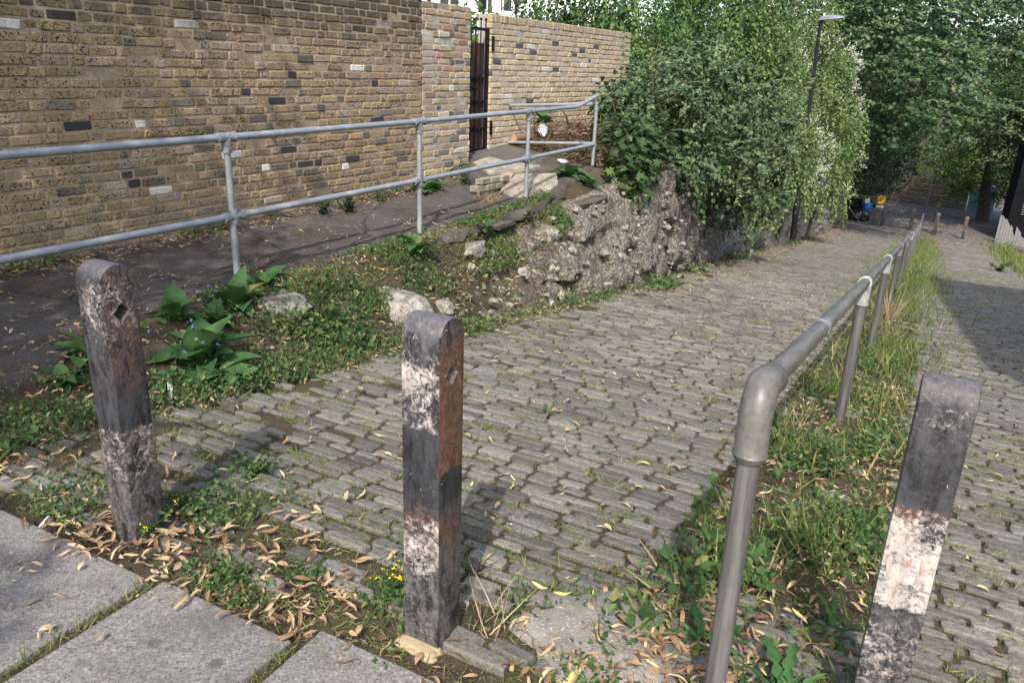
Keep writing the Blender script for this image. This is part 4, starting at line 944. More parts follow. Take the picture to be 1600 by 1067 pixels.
for px in (752, 804, 668):
    g = MB(); x = hx(px); g.tube([(x, -.1, 0), (x, -.1, 10)], .085 if px == 752 else .06, 10); g.tube([(x, -.1, hzz(px, 19)), (x+.5, -.12, hzz(px, 19))], .03, 6); g.tube([(x, -.1, 3.0), (x, -.1, 3.12)], .11, 10); g.build('drainpipe', M['black'], wh, True)
g = MB(); g.tube([(hx(740), -.08, hzz(740, 0)), (hx(748), -.1, hzz(748, 9)), (hx(752), -.1, hzz(752, 10))], .03, 6); g.build('cable', M['black'], wh, True); g = MB(); g.tube([(hx(812), -.1, hzz(812, 19)), (hx(814), -.1, hzz(814, 22)), (hx(820), -.1, hzz(820, 20)), (hx(820), -.1, hzz(820, 16))], .02, 6); g.build('cable', M['black'], wh, True)
g = MB(); g.add([(-4.3, -.3, 10.2), (Lh+.3, -.3, 10.2), (Lh+.3, 8.3, 10.2), (-4.3, 8.3, 10.2), (-4.3, 4, 13), (Lh+.3, 4, 13)], [(0, 1, 5, 4), (2, 3, 4, 5), (3, 0, 4), (1, 2, 5), (3, 2, 1, 0)]); g.build('roof', M['slate'], wh)
# house beside the top of the lane; its shadow crosses the right hand setts
nh = empty('brick_house', tuple(W(.8, 3.6, 0)), LR, 'brick house standing right of the lane beyond the edge of the picture', 'house')
mb = MB(); mb.box((3, 4.9, 2.6), (6, 9.8, 9.0)); mb.build('wall', M['mortar'], nh)
mb = MB(); mb.box((3, 4.9, 7.16), (6.1, 9.9, .12)); mb.build('roof', M['slate'], nh)
for y in (1.5, 4.5, 7.5):
    f = MB(); f.box((-.02, y, 1.4), (.1, 1.1, 1.5)); fo = f.build('window', M['wframe'], nh); g = MB(); g.box((-.075, y, 1.4), (.02, .94, 1.34)); g.build('pane', M['glass'], fo)

# ------------------------------------------------------------------ trees, hedges and climbers
def rnd_branch(mb, p0, d, ln, r, depth, spread=.5, seg=5):
    pts = [np.array(p0)]; dd = unit(np.array(d, float))
    for k in range(seg):
        dd = unit(dd+rng.normal(size=3)*.16); pts.append(pts[-1]+dd*ln/seg)
    mb.tube(pts, np.linspace(r, r*.5, seg+1), 7 if r > .05 else 5, cap=False)
    if depth:
        for k in range(3):
            q = pts[rng.integers(2, seg+1)]; rnd_branch(mb, q, dd+rng.normal(size=3)*spread, ln*.65, r*.55, depth-1, spread, seg)
def tree(name, base, blobs, T, size, n, mat, label, cat, trunk_r=.18, group=None, gap=0., gsc=2., depth=.13, extra=None, up=.5, jit=.7, droop=.4, limbs=6, trunk_lean=None, reject=.72, bark='bark', rhi=1., cl=0, per=38):
    base = np.array(base, float); r = empty(name, tuple(base), 0, label, cat, group)
    P, N = crown_pts(blobs, n, depth, gap, gsc, reject, cl=cl, per=per); V, F, R = foliage(T, P-base, N, size, up, jit, droop, 0., rhi)
    parts = [(V, F, R)]
    if extra: parts += extra(base)
    leafobj('crown', parts, M[mat], r)
    mb = MB(); cs = np.array([b[0] for b in blobs])-base; top = cs.mean(0)
    mid = top*.5+(np.array(trunk_lean) if trunk_lean is not None else 0)
    mb.tube([(0, 0, -.4), (0, 0, .15), mid*.5, mid, top*.85], [trunk_r*1.7, trunk_r*1.1, trunk_r, trunk_r*.85, trunk_r*.5], 12)
    for k in range(limbs if limbs != 6 else 3):
        c = cs[rng.integers(len(cs))]; rnd_branch(mb, mid*(.7+.5*rng.random()), c-mid+rng.normal(size=3)*.3, np.linalg.norm(c-mid)*1.05, trunk_r*.4, 2)
    mb.build('trunk', M[bark], r, True)
    return r
D = dep
def strands(starts, ln, step, size, rlo=0., rhi=1.):
    """hanging shoots: leaves on alternate sides of a drooping stem; returns points, dirs, normals"""
    P, Dd, N = [], [], []
    for p, L_ in zip(starts, ln):
        k = int(L_/step); ph = rng.random()*6; a = rng.normal(size=2)*.05
        for i in range(k):
            z = i*step; q = p+np.array([a[0]*i*step*4+.03*math.sin(i*.5+ph), a[1]*i*step*4+.03*math.cos(i*.4+ph), -z])
            P.append(q+rng.normal(size=3)*.018); sd = 1 if i % 2 else -1
            Dd.append([sd*.6*math.cos(ph), sd*.6*math.sin(ph), -.75]); N.append(rng.normal(size=3)*.45+np.array([.1, -.9, .35]))
    P, Dd, N = np.array(P), np.array(Dd), unit(np.array(N)); n = len(P)
    return leaves(T_IVY, P, Dd, N, size*(.7+.6*rng.random(n)), rlo+(rhi-rlo)*rng.random(n))
def front_pts(blobs, n, zlo=-2., zhi=9.):
    P, N = crown_pts(blobs, max(n*4, 80), .02); ok = (N[:, 1] < .1) & (N[:, 2] > -.6); P = P[ok]; return P[rng.permutation(len(P))[:n]]
# ivy clad tree behind the end of the yellow wall
bA = [(D(905, 45, 17), 1.2), (D(985, 15, 17.5), 1.7), (D(1080, 10, 18), 1.8), (D(1000, 85, 16.2), 1.15), (D(1085, 100, 16.6), 1.1), (D(955, 115, 15.6), .75), (D(1150, 50, 19), 1.5), (D(1000, -110, 18), 2.6), (D(1130, -90, 19), 2.3), (D(985, 190, 15.4), .9), (D(880, 60, 19), 1.1)]
def exA(b):
    st_ = front_pts(bA[:8], 420); return [strands(st_-b, .3+.8*rng.random(len(st_)), .055, .08)]
tree('ivy_covered_tree', P3(3.0, 17.2, .2), bA, T_IVY, .074, 40000, 'l_ivy', 'tall tree smothered in hanging green ivy behind the end of the yellow wall', 'tree', .2, limbs=0, extra=exA, droop=.9, gap=-.1, gsc=1.5, depth=.14, cl=.28, per=80)
# flowering vine tumbling over the wall by the lamp
bD = [(D(1140, 120, 18.6), 1.45), (D(1130, 45, 20.5), 1.5), (D(1160, 120, 21.), 1.55), (D(1262, 135, 28.2), 1.75), (D(1282, 225, 26.6), 1.45), (D(1205, 250, 22.), 1.4), (D(1165, 290, 19.6), 1.0), (D(1252, 240, 24.), .85), (D(1284, 288, 26.4), 1.0), (D(1140, 210, 18.2), 1.15), (D(1225, 55, 28.), 2.), (D(1150, 320, 18.6), .6)  , (D(1285, 180, 27.6), 1.3)]
vb = W(21, -5.2, float(GZ(21, -5.2)))
vine = empty('flowering_vine', tuple(vb), 0, 'huge tumbling vine with sprays of cream blossom around the street lamp', 'climbing plant')
P, N = crown_pts(bD, 62000, .12, -.05, 1.9, cl=.27, per=85)
st_ = front_pts(bD, 620); low = front_pts([bD[k] for k in (6, 11, 5)], 110); low = np.concatenate([low, front_pts([bD[8]], 40)]); low = low[np.abs(low[:, 0]-8.75) > .45]
leafobj('foliage', [foliage(T_OVAL, P-vb, N, .083, .45, .8, .7), strands(st_-vb, .2+.55*rng.random(len(st_)), .05, .075, .1), strands(low-vb, .5+.9*rng.random(len(low)), .05, .08, .1)], M['l_vine'], vine)
P, N = crown_pts(bD[1:6]+bD[7:9]+[bD[10]]+bD[12:], 9000, .012, -.1, 1.1); kp = (snoise(P, 1.1, 2.6)+.6*snoise(P, 3.2, .5)+.25*np.clip((P[:, 0]-7.5)/2, -1, 1) > .28) & (N[:, 2] > -.45) & (N[:, 1] < .3) & (rng.random(len(P)) < .3); P, N = P[kp], N[kp]
n_ = len(P); ax_ = unit(N*.5+rng.normal(size=(n_, 3))*.4+np.array([.35, 0, .8])); tt_ = rng.random((n_, 16)); Q = (P[:, None]+ax_[:, None]*(tt_*.24)[..., None]+rng.normal(size=(n_, 16, 3))*(.03*(1.1-tt_))[..., None]).reshape(-1, 3); NQ = np.repeat(N, 16, 0)
leafobj('blossom', [foliage(T_OVAL, Q+NQ*.05-vb, NQ, .036, .3, .9, -.5)], M['l_blos'], vine)
def vstem(f):
    mb = MB(); f(mb); mb.build('stem', M['bark'], vine, True)
for k in range(16):
    p = front_pts(bD, 1)[0]-vb; vstem(lambda m: rnd_branch(m, p-P3(0, -.5, .3), (rng.normal(), -.5, rng.normal()*.6), .8, .01, 0, .7))
for k in range(10):
    p = D(1310+6*rng.normal(), 270+14*rng.normal(), 27)-vb; vstem(lambda m: rnd_branch(m, p, (.4, -.2, -.9), 1.1, .018, 0, .9, 7))
for q in (D(1230, 330, 23), D(1180, 350, 19.5), D(1275, 330, 26.5)): vstem(lambda m: m.tube([q-vb+P3(0, .6, -1.2), q-vb+P3(.1, .4, 0), q-vb+P3(-.2, .5, 1.4)], [.06, .05, .03], 7))
# bramble thicket on the rubble wall
bB = [(D(975, 175, 12.2), .5), (D(1035, 175, 12.8), .75), (D(1100, 195, 13.8), .85), (D(1160, 215, 15.2), .9), (D(1060, 245, 12.7), .62), (D(1120, 265, 13.8), .72), (D(1175, 275, 15.6), .75), (D(1000, 225, 11.9), .5), (D(1140, 310, 14.8), .5), (D(1085, 135, 14.4), .8), (D(960, 215, 11.5), .4)]
bb = P3(2.6, 12.6, -.1); bram = empty('bramble_bush', tuple(bb), 0, 'sprawling grey green bramble thicket with arching shoots above the rubble wall', 'bush')
P, N = crown_pts(bB, 17500, .14, -.05, 2.4, cl=.22, per=62); st_ = front_pts(bB, 120)
def arching(starts, ln, dirs, size, step=.05):
    P_, D_, N_ = [], [], []
    for p, L_, d0 in zip(starts, ln, dirs):
        d0 = unit(d0); k = int(L_/step); q = p.copy(); dd = d0.copy(); x = unit(np.cross(d0, [0, 0, 1.]))
        for i in range(k):
            dd = unit(dd+np.array([0, 0, -.035])); q = q+dd*step
            for sd in (-1, 1): P_.append(q.copy()); D_.append(x*sd+dd*.5+np.array([0, 0, -.15])); N_.append(np.array([0, -.35, 1])+rng.normal(size=3)*.35)
    P_, D_, N_ = map(np.array, (P_, D_, N_)); return leaves(T_IVY, P_, D_, unit(N_), size*(.75+.5*rng.random(len(P_))), rng.random(len(P_)))
ar = front_pts(bB, 90)
leafobj('foliage', [foliage(T_IVY, P-bb, N, .082, .7, .65, .3), strands(st_-bb, .3+.6*rng.random(len(st_)), .05, .07), arching(ar-bb, .4+.7*rng.random(len(ar)), rng.normal(size=(len(ar), 3))+P3(.5, -.9, .5), .075)], M['l_bram'], bram)
for p in ar[:34]:
    mb = MB(); rnd_branch(mb, p-bb-P3(0, -.4, .35), (rng.normal(), -.8, .5+rng.random()), .9, .007, 0, .6); mb.build('stem', M['log'], bram, True)
# tall single shoots rising from the brambles against the ivy
for k, (x, y0, y1, Z, lb) in enumerate([(973, 190, 45, 13.2, 'tall upright shoot with round leaves rising beside the end of the yellow wall'), (1010, 190, 80, 13.4, 'slender leaning shoot of round leaves in front of the ivy covered tree')]):
    p0, p1 = D(x-6*k, y0, Z), D(x+22*k+4, y1, Z+.2); n = 26; P = np.array([p0+(p1-p0)*i/n for i in range(n)]); sd = np.array([1, -1]*(n//2))
    Dd = np.stack([sd*.8, -.3+0*sd, -.35+0*sd], 1)+rng.normal(size=(n, 3))*.2; V, F, R = leaves(T_OVAL, P-p0, Dd, unit(rng.normal(size=(n, 3))*.3+P3(0, -.6, .7)), .13*np.linspace(1.2, .6, n), rng.random(n))
    o = empty('tall_shoot', tuple(p0), 0, lb, 'shoot'); npmesh('leaf_spray', V, F, M['l_sap'], o, attrs={'rnd': R})
    mb = MB(); mb.tube([P3(0, 0, -.8), P3(0, 0, 0), p1-p0], [.014, .012, .004], 6); mb.build('stem', M['log'], o, True)
# sycamore sapling beside the end of the railing
bC = [(D(965, 225, 11.1), .38), (D(1000, 245, 11.2), .42), (D(985, 285, 10.9), .36), (D(960, 270, 10.7), .3), (D(1020, 215, 11.6), .35), (D(970, 305, 10.6), .2)]
tree('sycamore_sapling', P3(1.62, 11.0, .0), bC, T_MAPLE, .135, 950, 'l_sap', 'bushy sycamore sapling with big lobed leaves beside the last railing post', 'sapling', .022, depth=.3, limbs=4, up=.9, jit=.45, reject=.4)
# the big sycamore over the foot of the lane
bE = [(D(1390, 45, 33), 2.9), (D(1490, 60, 35), 3.), (D(1580, 90, 34), 2.6), (D(1345, 95, 31.5), 1.7), (D(1400, 150, 31), 1.9), (D(1480, 150, 33), 2.), (D(1570, 165, 36), 2.2), (D(1375, 205, 32), 1.2), (D(1440, 178, 32.5), 1.2), (D(1330, 20, 33), 2.2), (D(1450, -60, 34), 3.4), (D(1580, -40, 35), 3.6), (D(1335, -90, 34), 3.), (D(1520, 185, 37), 1.3)]
def exE(b):   # flat layered leaf sprays, toned brighter than the crown to imitate light
    out = []
    for k in range(230):
        c = front_pts(bE[:10]+bE[13:], 1)[0]; n = 46; a = rng.normal()*.5; ax = np.array([math.cos(a), math.sin(a)*.6-.5, .05]); ax = unit(ax)
        tt = rng.random(n)*1.7; cr = unit(np.cross(ax, [0, 0, 1])); P = c+ax*tt[:, None]+cr*((rng.random(n)-.5)*.9*(1-tt/2.4))[:, None]+P3(0, 0, 1)*(rng.normal(size=n)*.045-.12*tt**2)[:, None]
        out.append(leaves(T_MAPLE, P-b, ax+rng.normal(size=(n, 3))*.5+P3(0, 0, -.35), unit(P3(-.05, -.3, .9)+rng.normal(size=(n, 3))*.25), .17*(.7+.6*rng.random(n)), .35+.65*rng.random(n)))
    return out
tree('sycamore_tree', W(47.5, -3.6, -5.3), bE, T_MAPLE, .19, 15500, 'l_syc', 'big dark sycamore with layered lobed leaves overhanging the foot of the lane', 'tree', .32, extra=exE, gap=-.05, gsc=.95, rhi=.6, cl=.5, per=40, up=.8, jit=.5, droop=.5, depth=.2, limbs=0)  # crown leaves toned darker than the sprays: interior shade put into their colour
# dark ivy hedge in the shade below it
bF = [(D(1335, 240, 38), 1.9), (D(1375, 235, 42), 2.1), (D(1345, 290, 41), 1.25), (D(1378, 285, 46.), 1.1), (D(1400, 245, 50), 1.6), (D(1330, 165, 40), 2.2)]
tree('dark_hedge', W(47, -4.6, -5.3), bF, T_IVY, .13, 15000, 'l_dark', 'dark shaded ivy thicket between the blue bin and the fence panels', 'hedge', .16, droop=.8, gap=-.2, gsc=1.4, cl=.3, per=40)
# lime green tree on the right and its trunk
bG = [(D(1545, 190, 40), 2.0), (D(1505, 240, 41), 1.5), (D(1555, 262, 40.5), 1.5), (D(1590, 190, 40), 1.9), (D(1520, 285, 42), 1.), (D(1490, 290, 43), .8), (D(1575, 300, 41.5), 1.), (D(1600, 130, 41), 2.)]
def exG(b):
    out = []
    for k in range(110):
        c = front_pts(bG, 1)[0]; n = 40; a = -2.2+rng.normal()*.6; ax = unit(np.array([math.cos(a), math.sin(a), -.22])); tt = rng.random(n)*1.5; cr = unit(np.cross(ax, [0, 0, 1]))
        P = c+ax*tt[:, None]+cr*((rng.random(n)-.5)*.8*(1-tt/2.))[:, None]+P3(0, 0, 1)*(rng.normal(size=n)*.035-.13*tt**2)[:, None]
        out.append(leaves(T_OVAL, P-b, ax+rng.normal(size=(n, 3))*.5+P3(0, 0, -.3), unit(P3(0, -.3, .9)+rng.normal(size=(n, 3))*.25), .14*(.7+.6*rng.random(n)), .3+.7*rng.random(n)))
    return out
tree('beech_tree', W(48.2, 2.5, -5.3), bG, T_OVAL, .14, 9000, 'l_lime', 'bright green tree with drooping layered sprays right of the fence panels', 'tree', .3, extra=exG, gap=-.1, gsc=1.3, cl=.35, per=36, up=.9, jit=.5, depth=.2, limbs=0)
# trees beyond the fence and behind everything
for k, (bl, base, sz, n, mat, lb) in enumerate([
    ([(D(1470, 200, 57), 3.2), (D(1420, 150, 60), 4.), (D(1500, 150, 58), 3.4), (D(1450, 245, 56), 1.8), (D(1490, 250, 57), 2.)], W(62, -3, -5.3), .2, 9000, 'l_lime', 'sunlit light green tree behind the middle fence panels'),
    ([(D(1560, 215, 60), 3.6), (D(1600, 150, 62), 4.), (D(1530, 260, 58), 2.), (D(1620, 250, 60), 3.)], W(62, 8, -5.3), .2, 8000, 'l_vine', 'olive green tree far behind the blue board gate'),
    ([(D(1340, 60, 62), 6.), (D(1450, 0, 66), 7.), (D(1560, 20, 64), 7.), (D(1390, 190, 64), 4.5), (D(1640, 60, 62), 6), (D(1500, -90, 68), 8), (D(1630, -70, 66), 8), (D(1380, -90, 68), 7)], W(68, -6, -5.3), .42, 26000, 'l_dark', 'tall dark tree filling the gaps behind the sycamore'),
    ([(D(1040, -40, 32), 3.6), (D(1150, -20, 33), 3.8), (D(1240, 0, 34), 3.8), (D(1180, 110, 32), 2.6), (D(1090, 90, 30), 2.4), (D(1290, 110, 37), 3.), (D(1290, -20, 38), 4.)], W(34, -9, -1), .16, 17000, 'l_ivy', 'leafy green tree showing above the flowering vine left of the lamp head'),
    ([(D(1280, 230, 34), 2.), (D(1240, 250, 30), 1.8), (D(1200, 260, 26), 1.5)], W(30, -6.4, -2.), .12, 7000, 'l_dark', 'dark shrub behind the flowering vine')]):
    tree('background_tree' if k < 4 else 'dark_shrub', base, bl, T_OVAL, sz, n, mat, lb, 'tree' if k < 4 else 'shrub', .3 if k < 4 else .08, gap=-.2, gsc=.8, depth=.14, cl=.6 if k < 4 else .25, per=45)
tree('dark_shrub', W(52.5, 3.9, -5.3), [(D(1552, 322, 48.5), 1.1), (D(1578, 300, 48), 1.5), (D(1600, 330, 47.5), 1.3)], T_OVAL, .13, 3500, 'l_dark', 'dark shrub filling the gap between the tree trunk and the black outbuilding', 'shrub', .06, gap=-.3, limbs=2)
# garden shrub glimpsed through the top of the gate
gb = P3(-.9, 13.6, .2)
tree('garden_shrub', gb, [(gb+P3(0, 0, 1.75), (.8, .5, .5)), (gb+P3(.5, .2, 1.5), .5)], T_OVAL, .11, 700, 'l_lime', 'bright leafy garden shrub seen through the top bars of the gate', 'shrub', .03, depth=.3, limbs=3)
# street lime behind the camera that shades the left of the view and drops the bracts
lt = P3(-5.2, -4.5, 0)
bL = [(P3(-3.7, -4.4, 6.2), (1.7, 1.9, 1.2)), (P3(-5.2, -4.6, 6.5), (2.8, 2.6, 1.7)), (P3(-4.9, -1.2, 6.4), (2.75, 2.5, 1.6)), (P3(-5.1, 1.8, 6.), (2.6, 2.3, 1.4)), (P3(-6.5, 3.4, 5.6), (2.6, 1.9, 1.2)), (P3(-5.0, -3, 8), (2.4, 3, 1.5)), (P3(-7.5, -1.5, 6.5), (2.4, 3.5, 1.5))]
tree('lime_tree', lt, bL, T_OVAL, .16, 15500, 'l_lime', 'street lime tree behind the viewer shading the left of the pavement', 'tree', .22, depth=.25, reject=.6, limbs=0)

# ------------------------------------------------------------------ low plants
def surf(s, t):
    s = np.asarray(s, float); t = np.asarray(t, float)
    z = np.where(t > TL(s), lz(s)+.004, GZ(s, t)+.02)
    et = -4.05
    z = np.where((t < et) & (s > 1.) & (s < 10), PZ(s, t)+.028, z)
    z = np.maximum(z, face_z(s, t)+.03)
    return np.where(s < 1.34, .004, z)
def pts_st(s, t, dz=0.): return U2*s[:, None]+V2*t[:, None]+np.array([0, 0, 1])*(surf(s, t)+dz)[:, None]
def sample(n, smin, smax, tf, dens):
    s = smin+(smax-smin)*rng.random(n*4); a, b = tf(s); t = a+(b-a)*rng.random(n*4); k = dens(s, t) > rng.random(n*4); return s[k][:n], t[k][:n]
nz2 = lambda s, t, sc=1., ph=0.: (np.sin(s*2.1*sc+1.7*np.sin(t*1.9*sc+ph))+np.sin(t*2.7*sc+1.5*np.sin(s*1.6*sc-ph)))/2
def groundcover(n, s, t, size, hgt, mat='l_weed'):
    m = len(s); P = pts_st(s, t, 0); P[:, 2] += hgt*rng.random(m)**1.5
    return leaves(T_OVAL, P, rng.normal(size=(m, 3))+P3(0, 0, .2), unit(rng.normal(size=(m, 3))*.55+P3(0, -.15, 1)), size*(.5+rng.random(m)), rng.random(m)**1.1)
def blades(s, t, h, lean=.5, rlo=0., rhi=1., T=None):
    m = len(s); P = pts_st(s, t, -.01); Dd = rng.normal(size=(m, 3))*lean; Dd[:, 2] = 1
    return leaves(T or T_BLADE, P, Dd, unit(rng.normal(size=(m, 3))*P3(1, 1, .1)), h*(.4+.9*rng.random(m)), rlo+(rhi-rlo)*rng.random(m))
bank = lambda s: (np.where(s < 1.9, -4.1, -4.25), TL(s)+.12)
def dbank(s, t):
    f = sstep((nz2(s, t, 1.3, 1.)*.7+.5*nz2(s, t, 3.4, 2.)+.22)/.7)*.93+.07; lo = sstep((t+3.95+.12*nz2(s, t, 3.))/.25); fade = np.interp(s, [1.4, 1.6, 5.1, 5.8, 7, 9], [.4, 1, .95, .25, .12, .05]); edge = np.exp(-((t-TL(s)+.02)/.13)**2)*np.where(s > 5, .25+.75*sstep(nz2(s, t, 1.1, 2.)+.3), 1)
    return np.clip(f*lo*fade+edge*.55*(s > 1.5), 0, 1)
s, t = sample(17000, 1.42, 11, bank, dbank); parts = [groundcover(0, s, t, .021, .1)]
s, t = sample(7500, 3.4, 8.6, lambda s: (np.full_like(s, -4.25), np.where(s > 5.3, -3.72, TL(s)-.3)), lambda s, t: .1+.9*sstep((nz2(s, t, 1.9, 6.)+.4)/.6)); parts.append(groundcover(0, s, t, .026, .07))
s, t = sample(2600, 1.5, 8, bank, lambda s, t: dbank(s, t)*(nz2(s, t, 2.3, 4.) > .1)); parts.append(groundcover(0, s, t, .045, .13))
front = lambda s: (np.full_like(s, -3.1), np.full_like(s, -.05))
dfront = lambda s, t: sstep((nz2(s, t, 3.2, 2.)+.1)/.7)*np.interp(s, [1.36, 1.5, 1.72, 1.95, 2.2], [.8, .95, .6, .15, .0])*np.where(t < -2.4, .45, 1)
s, t = sample(7500, 1.36, 2.3, front, dfront); parts.append(groundcover(0, s, t, .018, .07))
s = 1.7+6.6*rng.random(2600); t = -5.5+.035*(s-2.95)+np.abs(rng.normal(size=2600))*.09; k = nz2(s, t*0, 2.2, 3.) > .05; parts.append(groundcover(0, s[k], t[k], .026, .1))
strip = lambda s: (np.full_like(s, -.66), np.full_like(s, .16))
dstrip = lambda s, t: (.06+.94*sstep((nz2(s, t, 2.1, 3.)+.38)/.8))*np.exp(-((t+.25)/.33)**2)
s, t = sample(4300, 1.65, 7.5, strip, dstrip); parts.append(groundcover(0, s, t, .024, .11))
s, t = sample(1500, 1.6, 4.6, strip, lambda s, t: dstrip(s, t)*(nz2(s, t, 2.9, 6.) > .2)); parts.append(groundcover(0, s, t, .05, .12))
s, t = sample(1500, 8, 30, lambda s: (TL(s)-.1, TL(s)+.3), lambda s, t: sstep((nz2(s, t, .9, 1.)+.2))); parts.append(groundcover(0, s, t, .06, .12))
gc = leafobj('ground_cover', parts, M['l_weed']); tag(gc, kind='stuff')
# grass
parts = []
s, t = sample(15000, 7.2, 41, lambda s: (np.full_like(s, -1.)-.25*(s > 13), np.full_like(s, .45)+.2*(s > 9)), lambda s, t: np.exp(-((t+.18)/np.interp(s, [5, 9, 20], [.25, .42, .6]))**2)*(.3+.7*sstep(nz2(s, t, .8, 2.)+.6)))
parts.append(blades(s, t, .15, .5))
s, t = sample(2300, 1.8, 7, strip, dstrip); parts.append(blades(s, t, .13, .6))
s, t = sample(500, 3.4, 7.4, strip, lambda s, t: dstrip(s, t)*(nz2(s, t, 3.1, 1.) > .35)); parts.append(blades(s, t, .2, .4, .6, 1.))
s, t = sample(3000, 16, 41, lambda s: (np.full_like(s, 2.25), np.full_like(s, 3.5)), lambda s, t: np.clip((t-2.2-.2*nz2(s, t, .7)), 0, 1)); parts.append(blades(s, t, .3, .5))
s, t = sample(2600, 1.36, 2.1, front, lambda s, t: dfront(s, t)); parts.append(blades(s, t, .05, .9, .3, 1.))
s, t = sample(2500, 1.5, 10, bank, dbank); parts.append(blades(s, t, .1, .7, .1, 1.))
# tufts in the joints of the setts
tc = []
for k in range(2600):
    s0 = 1.9+22*rng.random()**1.5; t0 = float(TL(s0))+rng.random()*(2.3-float(TL(s0)))
    dn = .22+.6*(abs(t0-float(TL(s0))) < .5)+.5*(abs(t0+.25) < .8)+.3*(nz2(s0, t0, .8, 5.) > .35)+.35*(t0 > .3)
    if rng.random() > dn: continue
    m = rng.integers(14, 60); tc.append((np.full(m, s0)+rng.normal(size=m)*.012, np.full(m, t0)+rng.normal(size=m)*.05))
s = np.concatenate([a for a, b in tc]); t = np.concatenate([b for a, b in tc]); parts.append(blades(s, t, .036, 1., .3, 1., T_TUFT))
s, t = sample(9000, 1.36, 2.35, lambda s: (np.full_like(s, -3.2), np.full_like(s, -.3)), lambda s, t: .25+.75*sstep((nz2(s, t, 2.2, 7.)+.4)/.8)*np.interp(s, [1.36, 1.65, 2.1], [1, .7, .1])*np.where(t < -2.4, .4, 1)); parts.append(blades(s, t, .028, 1.6, .25, 1., T_TUFT))
s, t = sample(7000, 3.6, 8.6, lambda s: (np.full_like(s, -4.25), np.where(s > 5.3, -3.72, TL(s)-.35)), lambda s, t: .2+.8*sstep((nz2(s, t, 2.1, 5.)+.3)/.7)); parts.append(blades(s, t, .06, 1.2, .1, 1., T_TUFT))
s, t = sample(4200, 1.6, 7.5, strip, lambda s, t: np.full_like(s, .8)); parts.append(blades(s, t, .035, 1.6, .3, 1., T_TUFT))
# slab joints
s_, t_ = [], []
for tj, m in ((-1.962, 320), (-1.378, 260), (-2.805, 60)):
    q = .55+.8*rng.random(m)**.8; s_.append(q); t_.append(tj+rng.normal(size=m)*.012)
s_.append(.4+.05*rng.normal(size=150)); t_.append(-2.05+.25*rng.normal(size=150))
parts.append(blades(np.concatenate(s_), np.concatenate(t_), .045, .8, .3, 1.))
gr = leafobj('grass', parts, M['l_grass']); tag(gr, kind='stuff')
# moss and dry litter lying in the joints
s, t = sample(15000, 1.7, 24, lambda s: (TL(s), np.full_like(s, 2.3)), lambda s, t: .2*np.interp(s, [2, 8, 24], [1.2, 1, .5])+.7*sstep((nz2(s, t, .9, 5.)-.2)/.6)); parts = [blades(s, t, .022, 1.6, 0, 1., T_TUFT)]
tag(leafobj('moss', parts, M['l_grass']), kind='stuff')
# fallen lime bracts
def litter(s, t, size=.062, dz=.006, lift=.25, rlo=0., rhi=1.):
    m = len(s); P = pts_st(s, t, dz); P[:, 2] += .012*rng.random(m); out = []; kk = rng.integers(0, 3, m)
    for k in range(3):
        q = kk == k; c = q.sum()
        a = rng.random(c)*6.283; out.append(leaves(T_BR[k], P[q]+P3(0, 0, -.003), np.stack([np.cos(a), np.sin(a), rng.normal(size=c)*.2], 1), unit(rng.normal(size=(c, 3))*lift+P3(0, 0, 1)), size*(.4+.72*rng.random(c)), rlo+(rhi-rlo)*rng.random(c)))
    k = rng.random(m) < .35; c = k.sum(); out.append(leaves((T_LONG[0]*P3(1.7, 1, 2.5), T_LONG[1]), P[k]+rng.normal(size=(c, 3))*P3(.05, .05, 0), rng.normal(size=(c, 3))*P3(1, 1, .25), unit(rng.normal(size=(c, 3))*.4+P3(0, 0, 1)), size*(.2+.5*rng.random(c)), rlo+(rhi-rlo)*rng.random(c)*.8))
    return out
parts = []
s, t = sample(420, 1.9, 14, lambda s: (TL(s), np.full_like(s, .0)), lambda s, t: .35+.3*nz2(s, t, 1.2)+.5*np.exp(-((s-2.4)/1.)**2)); parts += litter(s, t, .06, .008, .2, .45, 1.)
s, t = sample(170, 1.9, 10, lambda s: (np.full_like(s, .2), np.full_like(s, 2.)), lambda s, t: np.full_like(s, .5)); parts += litter(s, t, .05, .008, .2, .3, 1.)
s, t = sample(340, 1.33, 2.0, front, lambda s, t: np.interp(s, [1.33, 1.38, 1.75, 2.15], [.3, 1, .6, .1])*(.25+.75*sstep(nz2(s, t, 2.6, 1.)+.4))); parts += litter(s, t, .066, .012, .5, 0, .95)
s, t = sample(150, 1.28, 1.62, lambda s: (np.full_like(s, -2.75), np.full_like(s, -1.35)), lambda s, t: .3+.7*np.exp(-((t+2.2)/.25)**2)); parts += litter(s, t, .066, .016, .6, .05, .85)
s, t = sample(1800, 1.5, 8, bank, lambda s, t: .1+.9*np.exp(-((t-TL(s)-.02)/.12)**2)*(.4+.6*sstep(nz2(s, t, 2., 3.)+.4))+.4*(nz2(s, t, 2.4, 8.) > -.1)); parts += litter(s, t, .055, .02, .5, 0, .97)
s, t = sample(800, 1.6, 6.5, strip, lambda s, t: np.full_like(s, .7)); parts += litter(s, t, .058, .02, .5, 0, .95)
s, t = sample(150, 1.6, 2.5, lambda s: (np.full_like(s, -.75), np.full_like(s, -.1)), lambda s, t: np.exp(-((t+.45)/.2)**2-((s-1.95)/.3)**2)); parts += litter(s, t, .075, .012, .6, 0, .55)
s, t = sample(420, 1.6, 9, lambda s: (np.full_like(s, -5.5), np.full_like(s, -4.1)), lambda s, t: .3+.3*nz2(s, t, 1.5)); parts += litter(s, t, .055, .008, .3, .1, 1.)
s, t = sample(1300, 1.6, 8.3, lambda s: (-5.53+.035*(s-2.95), np.full_like(s, -5.0)), lambda s, t: np.exp(-((t+5.45-.035*(s-2.95))/.16)**2)); parts += litter(s, t, .05, .01, .5, 0, .8)
